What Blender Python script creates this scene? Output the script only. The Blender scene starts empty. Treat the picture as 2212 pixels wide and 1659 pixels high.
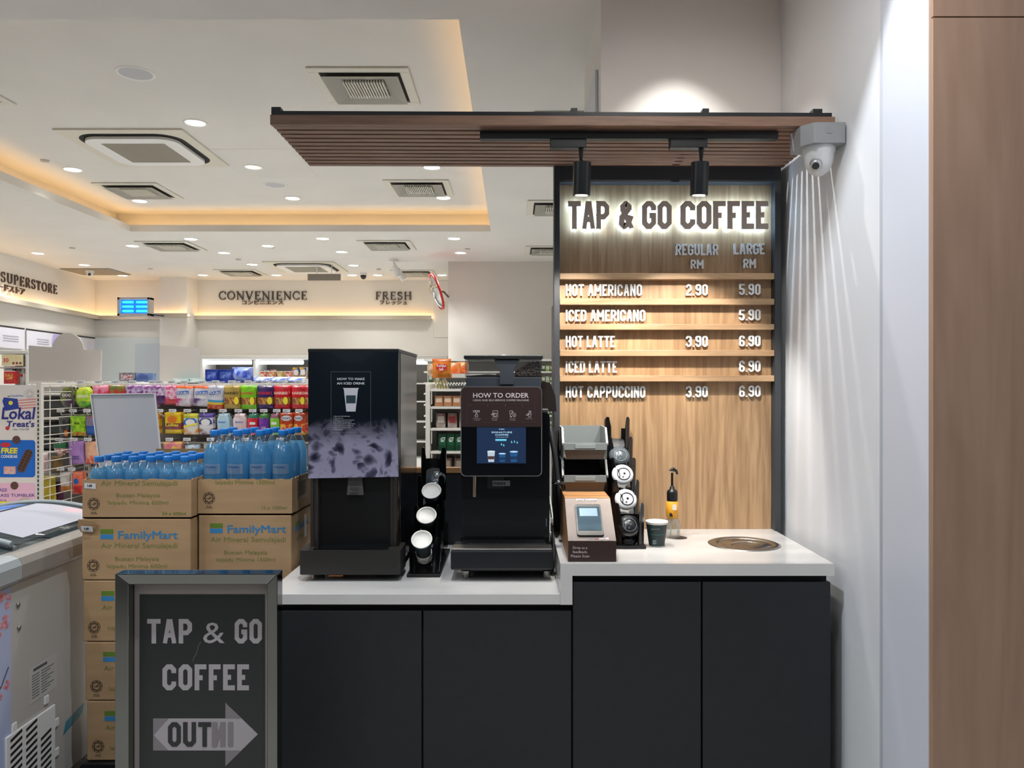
import bpy, math, random
from mathutils import Vector, Matrix
random.seed(7)
PI = math.pi
S = bpy.context.scene
COL = S.collection
# ---------------------------------------------------------------- camera, world, lights, exposure
F = 1662.0            # focal length in pixels of the 2212 px wide frame
CX, CY, H = 1110.0, 830.0, 1.6
cam = bpy.data.cameras.new('camera'); cam.sensor_width = 36; cam.lens = 36 * F / 2212
cam.shift_x = -4 / 2212; cam.shift_y = .5 / 2212; cam.clip_end = 60
co = bpy.data.objects.new('camera', cam); co.location = (0, 0, H); co.rotation_euler = (PI / 2, 0, 0)
COL.objects.link(co); S.camera = co
S.view_settings.view_transform = 'Standard'; S.view_settings.look = 'None'
S.view_settings.gamma = 1; S.view_settings.use_curve_mapping = False
S.view_settings.exposure = 0.0
try:
    S.cycles.max_bounces = 7; S.cycles.transparent_max_bounces = 24; S.cycles.caustics_reflective = False
    S.cycles.caustics_refractive = False; S.cycles.sample_clamp_indirect = 6; S.cycles.use_denoising = True
except Exception: pass
W = bpy.data.worlds.new('mall_ambient'); S.world = W; W.use_nodes = True
W.node_tree.nodes['Background'].inputs[0].default_value = (.86, .93, 1, 1)
W.node_tree.nodes['Background'].inputs[1].default_value = 0.22

def light(name, kind, loc, power, color=(1, 1, 1), target=None, **k):
    d = bpy.data.lights.new(name, kind); d.energy = power; d.color = color
    for a, b in k.items(): setattr(d, a, b)
    o = bpy.data.objects.new(name, d); o.location = loc
    if target is not None:
        o.rotation_euler = (Vector(target) - Vector(loc)).to_track_quat('-Z', 'Y').to_euler()
    COL.objects.link(o); return o
# unseen corridor area lights added behind and above the camera as front fill
light('added_corridor_fill', 'AREA', (-1.2, -1.0, 3.6), 12, (.96, .98, 1), (-1.2, -1.0, 0), shape='RECTANGLE', size=1.2, size_y=1.2)
light('added_corridor_fill', 'AREA', (1.4, -1.2, 3.6), 10, (.96, .98, 1), (1.4, -1.2, 0), shape='RECTANGLE', size=1.2, size_y=1.2)
light('added_corridor_fill', 'AREA', (-4.2, .2, 3.6), 55, (.96, .98, 1), (-4.2, .2, 0), shape='RECTANGLE', size=1.2, size_y=1.2)
# downlight above the slatted canopy, in the high ceiling next to the column
light('canopy_downlight', 'SPOT', (.67, 2.93, 3.19), 60, (1, .98, .94), (.67, 2.93, 0), spot_size=1.45, spot_blend=.8, shadow_soft_size=.012)
light('corridor_downlight', 'SPOT', (-.2, 1.55, 3.7), 190, (.86, .92, 1), (.75, 2.0, 0), spot_size=1.7, spot_blend=.3, shadow_soft_size=.03)

for q_ in ((-2.1, 2.55), (-3.6, 2.9), (-2.6, .9)):      # unseen spots added to brighten the freezer, cartons and near store
    light('added_fill_spot', 'SPOT', (q_[0], q_[1], 3.19), 62, (1, .99, .97), (q_[0], q_[1], 0), spot_size=2.3, spot_blend=.8, shadow_soft_size=.06)
light('added_fill_spot', 'SPOT', (.55, 1.75, 3.19), 34, (1, .99, .97), (.62, 2.6, 1.9), spot_size=2.0, spot_blend=.8, shadow_soft_size=.06)  # added spot that brightens the column front above the canopy
for q_ in ((-.5, 4.35), (2.2, .3), (.3, .2)):  # added spots that brighten the near ceiling by bounce off the floor
    light('added_fill_spot', 'SPOT', (q_[0], q_[1], 3.19), 110, (1, .99, .97), (q_[0], q_[1], 0), spot_size=1.35, spot_blend=.6, shadow_soft_size=.06)

def P(x, y, Y):       # world point seen at picture position x, y when it stands Y metres away
    return Vector(((x - CX) * Y / F, Y, H - (y - CY) * Y / F))

# ---------------------------------------------------------------- materials
def lin(h):
    if isinstance(h, str):
        h = h.lstrip('#'); c = [int(h[i:i + 2], 16) / 255 for i in (0, 2, 4)]
    else: c = h
    return tuple((v / 12.92 if v <= .04045 else ((v + .055) / 1.055) ** 2.4) for v in c) + (1,)
MC = {}
def M(name, col='888888', rough=.5, metal=0, em=None, es=0, trans=0, spec=.5, coat=0, col2=None, scale=(3, 3, 3), nz='noise', detail=4, bump=0, lo=.35, hi=.65, alpha=1, aniso=0):
    if name in MC: return MC[name]
    m = bpy.data.materials.new(name); m.use_nodes = True; nt = m.node_tree; b = nt.nodes['Principled BSDF']
    I = b.inputs
    I['Base Color'].default_value = lin(col); I['Roughness'].default_value = rough; I['Metallic'].default_value = metal
    I['Specular IOR Level'].default_value = spec; I['Transmission Weight'].default_value = trans; I['Coat Weight'].default_value = coat
    I['Alpha'].default_value = alpha
    if em: I['Emission Color'].default_value = lin(em); I['Emission Strength'].default_value = es
    if col2 or bump:
        tc = nt.nodes.new('ShaderNodeTexCoord'); mp = nt.nodes.new('ShaderNodeMapping'); mp.inputs['Scale'].default_value = scale
        nt.links.new(tc.outputs['Object'], mp.inputs['Vector'])
        if nz == 'voronoi': n = nt.nodes.new('ShaderNodeTexVoronoi'); n.inputs['Scale'].default_value = 1; out = n.outputs['Color']
        else:
            n = nt.nodes.new('ShaderNodeTexNoise'); n.inputs['Scale'].default_value = 1; n.inputs['Detail'].default_value = detail
            if nz == 'wood': n.inputs['Distortion'].default_value = .8; n.inputs['Roughness'].default_value = .62
            out = n.outputs['Fac']
        nt.links.new(mp.outputs['Vector'], n.inputs['Vector'])
        if nz == 'wood':      # growth rings: long sheared sine of the noise
            ma = nt.nodes.new('ShaderNodeMath'); ma.operation = 'MULTIPLY'; ma.inputs[1].default_value = 34
            sn = nt.nodes.new('ShaderNodeMath'); sn.operation = 'SINE'
            m2 = nt.nodes.new('ShaderNodeMath'); m2.operation = 'MULTIPLY_ADD'; m2.inputs[1].default_value = .13; m2.inputs[2].default_value = .0
            ad = nt.nodes.new('ShaderNodeMath'); ad.operation = 'ADD'
            nt.links.new(out, ma.inputs[0]); nt.links.new(ma.outputs[0], sn.inputs[0]); nt.links.new(sn.outputs[0], m2.inputs[0])
            n2 = nt.nodes.new('ShaderNodeTexNoise'); n2.inputs['Scale'].default_value = 6; n2.inputs['Detail'].default_value = 5
            nt.links.new(mp.outputs['Vector'], n2.inputs['Vector'])
            nt.links.new(m2.outputs[0], ad.inputs[0]); nt.links.new(n2.outputs['Fac'], ad.inputs[1]); out = ad.outputs[0]
        if col2:
            r = nt.nodes.new('ShaderNodeValToRGB'); r.color_ramp.elements[0].position = lo; r.color_ramp.elements[1].position = hi
            r.color_ramp.elements[0].color = lin(col); r.color_ramp.elements[1].color = lin(col2)
            nt.links.new(out, r.inputs['Fac']); nt.links.new(r.outputs['Color'], I['Base Color'])
        if bump:
            bp = nt.nodes.new('ShaderNodeBump'); bp.inputs['Strength'].default_value = bump; bp.inputs['Distance'].default_value = .004
            nt.links.new(out, bp.inputs['Height']); nt.links.new(bp.outputs['Normal'], I['Normal'])
    MC[name] = m; return m
def clear(name, tint, gl=.12, a=.0, diff='ffffff', rough=.04):
    """thin clear plastic or glass: tinted transparent + a little diffuse + gloss"""
    if name in MC: return MC[name]
    m = bpy.data.materials.new(name); m.use_nodes = True; nt = m.node_tree; nt.nodes.clear()
    o = nt.nodes.new('ShaderNodeOutputMaterial'); t = nt.nodes.new('ShaderNodeBsdfTransparent'); t.inputs[0].default_value = lin(tint)
    g = nt.nodes.new('ShaderNodeBsdfGlossy'); g.inputs['Roughness'].default_value = rough
    d = nt.nodes.new('ShaderNodeBsdfTranslucent'); d.inputs[0].default_value = lin(diff)
    d2 = nt.nodes.new('ShaderNodeBsdfDiffuse'); d2.inputs[0].default_value = lin(diff)
    md = nt.nodes.new('ShaderNodeMixShader'); md.inputs[0].default_value = .3
    nt.links.new(d.outputs[0], md.inputs[1]); nt.links.new(d2.outputs[0], md.inputs[2])
    m1 = nt.nodes.new('ShaderNodeMixShader'); m1.inputs[0].default_value = a
    nt.links.new(t.outputs[0], m1.inputs[1]); nt.links.new(md.outputs[0], m1.inputs[2])
    lw = nt.nodes.new('ShaderNodeLayerWeight'); lw.inputs[0].default_value = .35
    mm = nt.nodes.new('ShaderNodeMath'); mm.operation = 'MULTIPLY_ADD'; mm.inputs[1].default_value = .35; mm.inputs[2].default_value = gl; mm.use_clamp = True
    nt.links.new(lw.outputs['Fresnel'], mm.inputs[0])
    m2 = nt.nodes.new('ShaderNodeMixShader'); nt.links.new(mm.outputs[0], m2.inputs[0])
    nt.links.new(m1.outputs[0], m2.inputs[1]); nt.links.new(g.outputs[0], m2.inputs[2]); nt.links.new(m2.outputs[0], o.inputs[0])
    MC[name] = m; return m
def E(name, col, s): return M(name, '000000', .5, 0, col, s)

# ---------------------------------------------------------------- block lettering (chamfered strokes)
def G(*strokes): return strokes
L_, R_ = 0, 1
BL = {  # strokes in a unit box; a point with a third entry is a chamfered corner
 'A': G([(0,0),(.4,1)], [(.6,1),(1,0)], [(.17,.3),(.83,.3)]), 'C': G([(1,.7),(1,1,1),(0,1,1),(0,0,1),(1,0,1),(1,.3)]),
 'D': G([(0,0),(0,1),(1,1,1),(1,0,1),'z']), 'E': G([(1,1),(0,1),(0,0),(1,0)], [(.02,.5),(.8,.5)]), 'F': G([(1,1),(0,1),(0,0)], [(.02,.48),(.8,.48)]),
 'G': G([(1,.7),(1,1,1),(0,1,1),(0,0,1),(1,0,1),(1,.47),(.55,.47)]), 'H': G([(0,0),(0,1)], [(1,0),(1,1)], [(.02,.5),(.98,.5)]), 'I': G([(.5,0),(.5,1)]),
 'L': G([(0,1),(0,0),(1,0)]), 'M': G([(0,0),(0,1)], [(0,1),(.5,.35)], [(.5,.35),(1,1)], [(1,1),(1,0)]), 'N': G([(0,0),(0,1)], [(0,1),(1,0)], [(1,0),(1,1)]), 'O': G([(0,0,1),(0,1,1),(1,1,1),(1,0,1),'z']),
 'P': G([(0,0),(0,1)], [(0,1),(1,1,1),(1,.42,1),(0,.42)]), 'R': G([(0,0),(0,1)], [(0,1),(1,1,1),(1,.46,1),(0,.46)], [(.5,.46),(1,0)]), 'S': G([(1,.74),(1,1,1),(0,1,1),(0,.5,1),(1,.5,1),(1,0,1),(0,0,1),(0,.26)]),
 'T': G([(0,1),(1,1)], [(.5,1),(.5,0)]), 'U': G([(0,1),(0,0,1),(1,0,1),(1,1)]), '&': G([(.18,.66),(.12,1,1),(.78,1,1),(.78,.72)], [(.76,.76),(.08,.42)], [(.06,.46),(0,0,1),(.62,0,1),(1,.46)], [(.20,.68),(1,0)]),
 '0': G([(0,0,1),(0,1,1),(1,1,1),(1,0,1),'z']), '2': G([(0,.74),(0,1,1),(1,1,1),(1,.55),(0,.12),(0,0),(1,0)]), '3': G([(0,.76),(0,1,1),(1,1,1),(1,.5,1),(.35,.5)], [(.35,.5),(1,.5,1),(1,0,1),(0,0,1),(0,.24)]),
 '5': G([(1,1),(0,1),(0,.56),(1,.56,1),(1,0,1),(0,0,1),(0,.24)]), '6': G([(0,.5),(1,.5,1),(1,0,1),(.5,0)], [(.5,0),(0,0,1),(0,1,1),(1,1,1),(1,.74)]), '9': G([(1,.5),(0,.5,1),(0,1,1),(.5,1)], [(.5,1),(1,1,1),(1,0,1),(0,0,1),(0,.26)]),
 '.': G([(.5,0),(.5,.02)]), 'V': G([(0,1),(.5,0),(1,1)]), 'K': G([(0,0),(0,1)], [(1,1),(0,.4)], [(.3,.6),(1,0)]), 'W': G([(0,1),(.25,0),(.5,.7),(.75,0),(1,1)]), 'Y': G([(0,1),(.5,.5),(1,1)], [(.5,.5),(.5,0)]),
}
NARROW = {'I': .0, '.': .0, '1': .0}
def ribbon(pts, t, closed, ext=(True, True)):
    p = [Vector(q) for q in pts]; n = len(p); L = []; R = []
    if not closed and ext and ext[0]: p[0] = p[0] + (p[0] - p[1]).normalized() * t / 2
    if not closed and ext and ext[1]: p[-1] = p[-1] + (p[-1] - p[-2]).normalized() * t / 2
    for i in range(n):
        a = p[i - 1] if (i > 0 or closed) else None; b = p[(i + 1) % n] if (i < n - 1 or closed) else None
        d1 = (p[i] - a).normalized() if a is not None else None; d2 = (b - p[i]).normalized() if b is not None else None
        if d1 is None: d1 = d2
        if d2 is None: d2 = d1
        n1 = Vector((-d1.y, d1.x)); n2 = Vector((-d2.y, d2.x)); mv = n1 + n2
        mv = n1 if mv.length < 1e-4 else mv.normalized(); k = 1 / max(.45, mv.dot(n1))
        L.append(p[i] + mv * t / 2 * k); R.append(p[i] - mv * t / 2 * k)
    return L, R
def block_word(s, wr=.62, t=.2, gap=.14, ch=.2, space=.45):
    """list of (L, R, closed) ribbons for cap height 1, and total width"""
    out = []; x = 0
    for c in s:
        if c == ' ': x += space; continue
        w = t * 1.05 if c in NARROW else wr * (.86 if c in 'EFL' else 1.28 if c in 'MW' else 1)
        bw = w - t; bh = 1 - t
        for st in BL[c]:
            closed = st[-1] == 'z'; st = [q for q in st if q != 'z']; pts = []
            mp = lambda q: Vector((x + t / 2 + q[0] * bw, t / 2 + q[1] * bh))
            for i, q in enumerate(st):
                if len(q) == 3:
                    a = mp(st[i - 1]); m = mp(q); b = mp(st[(i + 1) % len(st)])
                    k = min(ch, (a - m).length * .48, (b - m).length * .48)
                    pts += [m + (a - m).normalized() * k, m + (b - m).normalized() * k]
                else: pts.append(mp(q))
            def edge(a, b): k = 0 if abs(a[0] - b[0]) > abs(a[1] - b[1]) else 1; return a[k] in (0, 1)
            Lr, Rr = ribbon(pts, t, closed, (edge(st[0], st[1]), edge(st[-1], st[-2])))
            for v in Lr + Rr: v.y = min(1, max(0, v.y)); v.x = min(x + w, max(x, v.x))
            out.append((Lr, Rr, closed))
        x += w + gap
    return out, x - gap
# serif lettering: strokes with their own weight
def arc(cx, cy, rx, ry, a0, a1, n=14): return [(cx + rx * math.cos(math.radians(a0 + (a1 - a0) * i / n)), cy + ry * math.sin(math.radians(a0 + (a1 - a0) * i / n))) for i in range(n + 1)]
K_, T_ = .15, .06
def sf(x, y, w=.12): return ([(x - w, y), (x + w, y)], .045)
SE = {
 'C': (.8, [(arc(.45, .5, .38, .47, 45, 315, 20), .1), ([(.73, .62), (.73, .95)], .05), ([(.73, .05), (.73, .32)], .04)]), 'O': (.9, [(arc(.45, .5, .37, .46, 0, 360, 26), .11)]),
 'N': (.9, [([(.16, 0), (.16, 1)], T_), ([(.1, 1), (.76, 0)], K_), ([(.76, 0), (.76, 1)], T_), sf(.16, .02), sf(.12, .98), sf(.76, .98)]), 'V': (.86, [([(.1, 1), (.44, 0)], K_), ([(.44, 0), (.76, 1)], T_), sf(.1, .98, .13), sf(.76, .98)]),
 'E': (.72, [([(.18, 0), (.18, 1)], K_), ([(.1, .97), (.6, .97)], T_), ([(.1, .03), (.64, .03)], T_), ([(.18, .52), (.48, .52)], T_), ([(.6, .8), (.6, 1)], .05), ([(.64, 0), (.64, .22)], .05), ([(.48, .42), (.48, .62)], .04)]),
 'I': (.42, [([(.2, 0), (.2, 1)], K_), sf(.2, .02, .15), sf(.2, .98, .15)]), 'F': (.66, [([(.18, 0), (.18, 1)], K_), ([(.1, .97), (.6, .97)], T_), ([(.18, .5), (.46, .5)], T_), ([(.6, .78), (.6, 1)], .05), ([(.46, .4), (.46, .6)], .04), sf(.18, .02, .14)]),
 'R': (.8, [([(.18, 0), (.18, 1)], K_), ([(.18, .97), (.4, .97)] + arc(.4, .74, .2, .23, 90, -90, 10) + [(.18, .5)], .08), ([(.4, .5), (.7, 0)], .13), sf(.18, .02, .14), sf(.7, .02, .09)]),
 'S': (.66, [(arc(.33, .73, .22, .24, 40, 265, 12) + arc(.33, .26, .24, .24, 85, -145, 12), .11), ([(.53, .7), (.53, .97)], .045), ([(.1, .03), (.1, .3)], .045)]),
 'H': (.92, [([(.18, 0), (.18, 1)], K_), ([(.74, 0), (.74, 1)], K_), ([(.18, .5), (.74, .5)], T_), sf(.18, .02, .14), sf(.18, .98, .14), sf(.74, .02, .14), sf(.74, .98, .14)]),
 'U': (.88, [([(.18, 1), (.18, .3)] + arc(.45, .32, .27, .29, 180, 360, 12) + [(.72, 1)], .11), sf(.18, .98, .14), sf(.72, .98, .12)]),
 'P': (.74, [([(.18, 0), (.18, 1)], K_), ([(.18, .97), (.4, .97)] + arc(.4, .72, .21, .25, 90, -90, 10) + [(.18, .47)], .08), sf(.18, .02, .15)]),
 'T': (.74, [([(.36, 0), (.36, 1)], K_), ([(.05, .97), (.67, .97)], T_), sf(.36, .02, .14), ([(.06, .76), (.06, 1)], .05), ([(.66, .76), (.66, 1)], .05)]),
}
def serif_word(s, gap=.1, bold=1.0):
    out = []; x = 0
    for c in s:
        w, st = SE[c]
        for pts, t in st:
            Lr, Rr = ribbon([(a + x, b) for a, b in pts], t * bold, False, False); out.append((Lr, Rr, False))
        x += w + gap
    return out, x - gap

# ---------------------------------------------------------------- mesh builder
TXT = {}
def text_mesh(s, bold):
    k = (s, bold)
    if k not in TXT:
        c = bpy.data.curves.new('t', 'FONT'); c.body = s; c.resolution_u = 2; c.fill_mode = 'BOTH'; c.extrude = .01; c.offset = bold
        o = bpy.data.objects.new('t', c); me = bpy.data.meshes.new_from_object(o)
        V = [v.co.copy() for v in me.vertices]; Fc = [tuple(p.vertices) for p in me.polygons]
        TXT[k] = (V, Fc); bpy.data.objects.remove(o); bpy.data.meshes.remove(me); bpy.data.curves.remove(c)
    return TXT[k]
XU, ZU = Vector((1, 0, 0)), Vector((0, 0, 1))
class MB:
    def __init__(s): s.v = []; s.f = []; s.mi = []; s.sm = []
    def add(s, vs, fs, mi=0, sm=False):
        b = len(s.v); s.v += [Vector(v) for v in vs]
        for f in fs: s.f.append(tuple(b + i for i in f)); s.mi.append(mi); s.sm.append(sm)
    def box(s, x0, x1, y0, y1, z0, z1, mi=0):
        s.add([(x0,y0,z0),(x1,y0,z0),(x1,y1,z0),(x0,y1,z0),(x0,y0,z1),(x1,y0,z1),(x1,y1,z1),(x0,y1,z1)],
              [(0,3,2,1),(4,5,6,7),(0,1,5,4),(1,2,6,5),(2,3,7,6),(3,0,4,7)], mi); return s
    def add_(s, pts, mi=0):     # front ring of 4, then back ring of 4
        s.add(pts, [(0,1,2,3),(7,6,5,4),(0,4,5,1),(1,5,6,2),(2,6,7,3),(3,7,4,0)], mi); return s
    def hexa(s, pts, mi=0):     # 8 points: bottom ring then top ring
        s.add(pts, [(0,3,2,1),(4,5,6,7),(0,1,5,4),(1,2,6,5),(2,3,7,6),(3,0,4,7)], mi); return s
    def prism(s, poly, o, u, v, depth, mi=0, smooth=False):
        """polygon in the u, v plane at o, thickness depth along -(u x v) ... the front faces u x v"""
        u = Vector(u); v = Vector(v); n = u.cross(v).normalized(); o = Vector(o); k = len(poly)
        fr = [o + u * a + v * b for a, b in poly]; bk = [q - n * depth for q in fr]
        s.add(fr + bk, [tuple(range(k)), tuple(range(2 * k - 1, k - 1, -1))], mi)
        s.add(fr + bk, [(i, i + k, (i + 1) % k + k, (i + 1) % k) for i in range(k)], mi, smooth); return s
    def cyl(s, p0, p1, r0, r1=None, n=20, mi=0, caps=True):
        p0 = Vector(p0); p1 = Vector(p1); r1 = r0 if r1 is None else r1; d = (p1 - p0).normalized()
        a = d.orthogonal().normalized(); b = d.cross(a); vs = []
        for p, r in ((p0, r0), (p1, r1)):
            vs += [p + (a * math.cos(2 * PI * i / n) + b * math.sin(2 * PI * i / n)) * r for i in range(n)]
        s.add(vs, [(i, (i + 1) % n, (i + 1) % n + n, i + n) for i in range(n)], mi, True)
        if caps: s.add(vs, [tuple(range(n - 1, -1, -1)), tuple(range(n, 2 * n))], mi)
        return s
    def lathe(s, prof, c=(0, 0, 0), n=24, mi=0, axis=None):
        c = Vector(c); d = Vector(axis or (0, 0, 1)).normalized(); a = Vector((1, 0, 0)) if abs(d.x) < .9 else Vector((0, 1, 0))
        a = (a - d * a.dot(d)).normalized(); b = d.cross(a); vs = []; fs = []
        for r, z in prof: vs += [c + d * z + (a * math.cos(2 * PI * i / n) + b * math.sin(2 * PI * i / n)) * r for i in range(n)]
        for j in range(len(prof) - 1):
            for i in range(n): fs.append((j * n + i, j * n + (i + 1) % n, (j + 1) * n + (i + 1) % n, (j + 1) * n + i))
        s.add(vs, fs, mi, True); return s
    def tube(s, pts, r, n=8, mi=0):
        pts = [Vector(p) for p in pts]; vs = []; fs = []; a = None
        for i, p in enumerate(pts):
            d = (pts[min(i + 1, len(pts) - 1)] - pts[max(i - 1, 0)]).normalized()
            a = d.orthogonal().normalized() if a is None else (a - d * a.dot(d)).normalized(); b = d.cross(a)
            rr = r[i] if isinstance(r, (list, tuple)) else r
            vs += [p + (a * math.cos(2 * PI * k / n) + b * math.sin(2 * PI * k / n)) * rr for k in range(n)]
        for j in range(len(pts) - 1):
            for k in range(n): fs.append((j * n + k, j * n + (k + 1) % n, (j + 1) * n + (k + 1) % n, (j + 1) * n + k))
        fs += []; s.add(vs, fs, mi, True)
        s.add(vs[:n], [tuple(range(n - 1, -1, -1))], mi); s.add(vs[-n:], [tuple(range(n))], mi); return s
    def ribbons(s, rib, o, h, u=XU, v=ZU, depth=.0004, mi=0, sx=1):
        """stroke letters of cap height h whose baseline starts at o"""
        u = Vector(u).normalized(); v = Vector(v).normalized(); nn = u.cross(v).normalized(); o = Vector(o)
        for si, (L, R, cl) in enumerate(rib):
            if not L: continue
            dd_ = depth + .00016 * (si % 5)
            k = len(L); pt = lambda q, dd: o + u * (q.x * h * sx) + v * (q.y * h) + nn * dd
            vs = [pt(q, dd_) for q in L] + [pt(q, dd_) for q in R] + [pt(q, 0) for q in L] + [pt(q, 0) for q in R]
            fs = []
            for i in range(k if cl else k - 1):
                j = (i + 1) % k
                fs += [(i, i + k, j + k, j), (i + 2 * k, j + 2 * k, j + 3 * k, i + 3 * k), (i, j, j + 2 * k, i + 2 * k), (i + k, i + 3 * k, j + 3 * k, j + k)]
            if not cl: fs += [(0, 2 * k, 3 * k, k), (k - 1, 2 * k - 1, 4 * k - 1, 3 * k - 1)]
            s.add(vs, fs, mi)
        return s
    def text(s, t, o, h, u=XU, v=ZU, align='l', width=None, depth=.0004, bold=0, mi=0):
        """written line: cap height h, baseline at o (left, centre or right); width squeezes it"""
        V, Fc = text_mesh(t, bold)
        if not V: return s
        x0 = min(q.x for q in V); x1 = max(q.x for q in V); k = h / .727; ux = Vector(u).normalized(); vz = Vector(v).normalized(); n = ux.cross(vz).normalized()
        w = (x1 - x0) * k; kx = k if width is None else width / (x1 - x0); w = (x1 - x0) * kx
        off = {'l': 0, 'c': -w / 2, 'r': -w}[align]; o = Vector(o)
        s.add([o + ux * ((q.x - x0) * kx + off) + vz * q.y * k + n * (depth if q.z > 0 else 0) for q in V], Fc, mi); return s
    def build(s, name, mats, parent=None, bevel=0, label=None, seg=2):
        off = Vector((0, 0, 0)); p = parent
        while p is not None: off += p.location; p = p.parent
        me = bpy.data.meshes.new(name); me.from_pydata([tuple(q - off) for q in s.v], [], s.f)
        if not isinstance(mats, (list, tuple)): mats = [mats]
        for m in mats: me.materials.append(m)
        me.polygons.foreach_set('material_index', s.mi); me.polygons.foreach_set('use_smooth', s.sm); me.update()
        o = bpy.data.objects.new(name, me); COL.objects.link(o); o.parent = parent
        if bevel:
            b = o.modifiers.new('bevel', 'BEVEL'); b.width = bevel; b.segments = seg; b.limit_method = 'ANGLE'; b.angle_limit = .7
        if label: o['label'] = label
        return o
def thing(name, label, cat, loc=(0, 0, 0), group=None):
    o = bpy.data.objects.new(name, None); o.empty_display_size = .05; COL.objects.link(o); o.location = loc
    o['label'] = label; o['category'] = cat
    if group: o['group'] = group
    return o
def tag(o, label, cat, group=None):
    o['label'] = label; o['category'] = cat
    if group: o['group'] = group
    return o
def struct(o): o['kind'] = 'structure'; return o
def recenter(o, c):       # give a one-mesh thing its own base point
    c = Vector(c); o.data.transform(Matrix.Translation(-c)); o.location = c; return o
def dup(r, loc, label=None, group=None):
    c = r.copy(); COL.objects.link(c); c.location = loc
    if label: c['label'] = label
    if group: c['group'] = group
    for ch in r.children:
        d = ch.copy(); COL.objects.link(d); d.parent = c
        for g in ch.children:
            e = g.copy(); COL.objects.link(e); e.parent = d
    return c
def bx(name, x0, x1, y0, y1, z0, z1, m, parent=None, bevel=0, label=None):
    return MB().box(x0, x1, y0, y1, z0, z1).build(name, m, parent, bevel, label)
def rrect(w, h, r, n=5, x=0, y=0):
    out = []
    for cx, cy, a in ((x + w - r, y + r, -90), (x + w - r, y + h - r, 0), (x + r, y + h - r, 90), (x + r, y + r, 180)):
        out += [(cx + r * math.cos(math.radians(a + 90 * i / n)), cy + r * math.sin(math.radians(a + 90 * i / n))) for i in range(n + 1)]
    return out
def disc(cx, cy, rx, ry=None, n=24): ry = ry or rx; return [(cx + rx * math.cos(2 * PI * i / n), cy + ry * math.sin(2 * PI * i / n)) for i in range(n)]
# ================================================================ SETTING
m_ceil = M('ceiling_paint', 'd9d7d2', .8, col2='dedcd7', scale=(1.5, 1.5, 1.5)); m_wall = M('wall_paint', 'e6e3dd', .75, col2='e9e6e0', scale=(2, 2, 2))
m_wallc = M('cool_white_wall_paint', 'dcdee2', .6, col2='e2e4e6', scale=(2, 2, 2)); m_strip = M('pale_grey_laminate', 'd3d6df', .45)
m_black = M('black_plastic', '0d0e10', .4); m_blackg = M('gloss_black', '07080b', .15, coat=.5); m_char = M('charcoal_frame', '33373c', .5)
m_white = M('white_plastic', 'e8e8e6', .4); m_wmetal = M('white_metal', 'e0dfdb', .45); m_steel = M('brushed_steel', 'a5a29c', .3, 1, col2='8c8984', scale=(2, 2, 60))
m_grey = M('grey_plastic', '8e9294', .4); m_dkgrey = M('dark_grey_plastic', '26282b', .45); m_chrome = M('polished_chrome', 'b8bab8', .12, 1)
m_led = E('warm_led_strip', 'ffcb88', 9); m_lamp = E('downlight_diffuser', 'fff8ea', 12); m_ink = M('brown_black_letter_paint', '4a3a34', .5)
ZC, ZT = 3.22, 3.45
struct(bx('floor', -7.5, 4, -3, 4.1, -.1, 0, M('mall_floor_tile', 'b3b0aa', .3, col2='bbb8b2', scale=(1.2, 1.2, 1.2))))
struct(bx('floor_store', -7.5, 4, 4.1, 12.6, -.1, 0, M('pale_store_floor', 'd2d1ce', .25, col2='d8d7d4', scale=(1.2, 1.2, 1.2))))
c = MB(); TX0, TX1, TY0, TY1 = -4.07, -.245, 3.417, 8.16
c.box(-7.5, 2.8, 1.9, TY0, ZC, ZC + .02).box(-7.5, 2.8, TY1, 12.5, ZC, ZC + .02).box(-7.5, TX0, TY0, TY1, ZC, ZC + .02).box(TX1, 2.8, TY0, TY1, ZC, ZC + .02)
for a, b, d, e in ((TX0 - .02, TX1 + .02, TY1, TY1 + .02), (TX0 - .02, TX1 + .02, TY0 - .02, TY0), (TX0 - .02, TX0, TY0, TY1), (TX1, TX1 + .02, TY0, TY1)): c.box(a, b, d, e, ZC + .02, ZC + .07)
c.box(TX0 - .26, TX1 + .26, TY0 - .26, TY1 + .26, ZT, ZT + .02)
for a, b, d, e in ((TX0 - .27, TX1 + .27, TY1 + .22, TY1 + .24), (TX0 - .27, TX1 + .27, TY0 - .24, TY0 - .22), (TX0 - .27, TX0 - .25, TY0, TY1 + .2), (TX1 + .25, TX1 + .27, TY0, TY1 + .2)): c.box(a, b, d, e, ZC + .02, ZT)
ceil = struct(c.build('ceiling', m_ceil))
l = MB(); q = .075
l.box(TX0 - q, TX1 + q, TY1 + q, TY1 + q + .02, ZC + .022, ZC + .034).box(TX0 - q, TX0 - q - .02, TY0, TY1 + q, ZC + .022, ZC + .034)
l.box(TX1 + q, TX1 + q + .02, TY0, TY1 + q, ZC + .022, ZC + .034).box(TX0 - q, TX1 + q, TY0 - q - .02, TY0 - q, ZC + .022, ZC + .034)
struct(l.build('trim_1', m_led))
struct(bx('wall_unseen_dark', -9, 6, -5.2, -5, 0, 2.7, M('reflection_wall_dark', '2e3033', .4)))  # unseen dark wall added behind the camera to give the chrome dark reflections
struct(bx('wall_back', -7, 3, 12, 12.2, 0, ZC, m_wall))
struct(bx('trim_2', -5.34, -4.93, 11.6, 12, 0, ZC, m_wall))       # pilaster
struct(bx('wall_partition', -.868, 3, 10.16, 12, 0, ZC, M('partition_paint', 'd6d2ca', .75, col2='d9d5cd', scale=(2, 2, 2))))
wl = lambda Y: -6.53 + (12 - Y) * .0863
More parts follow.
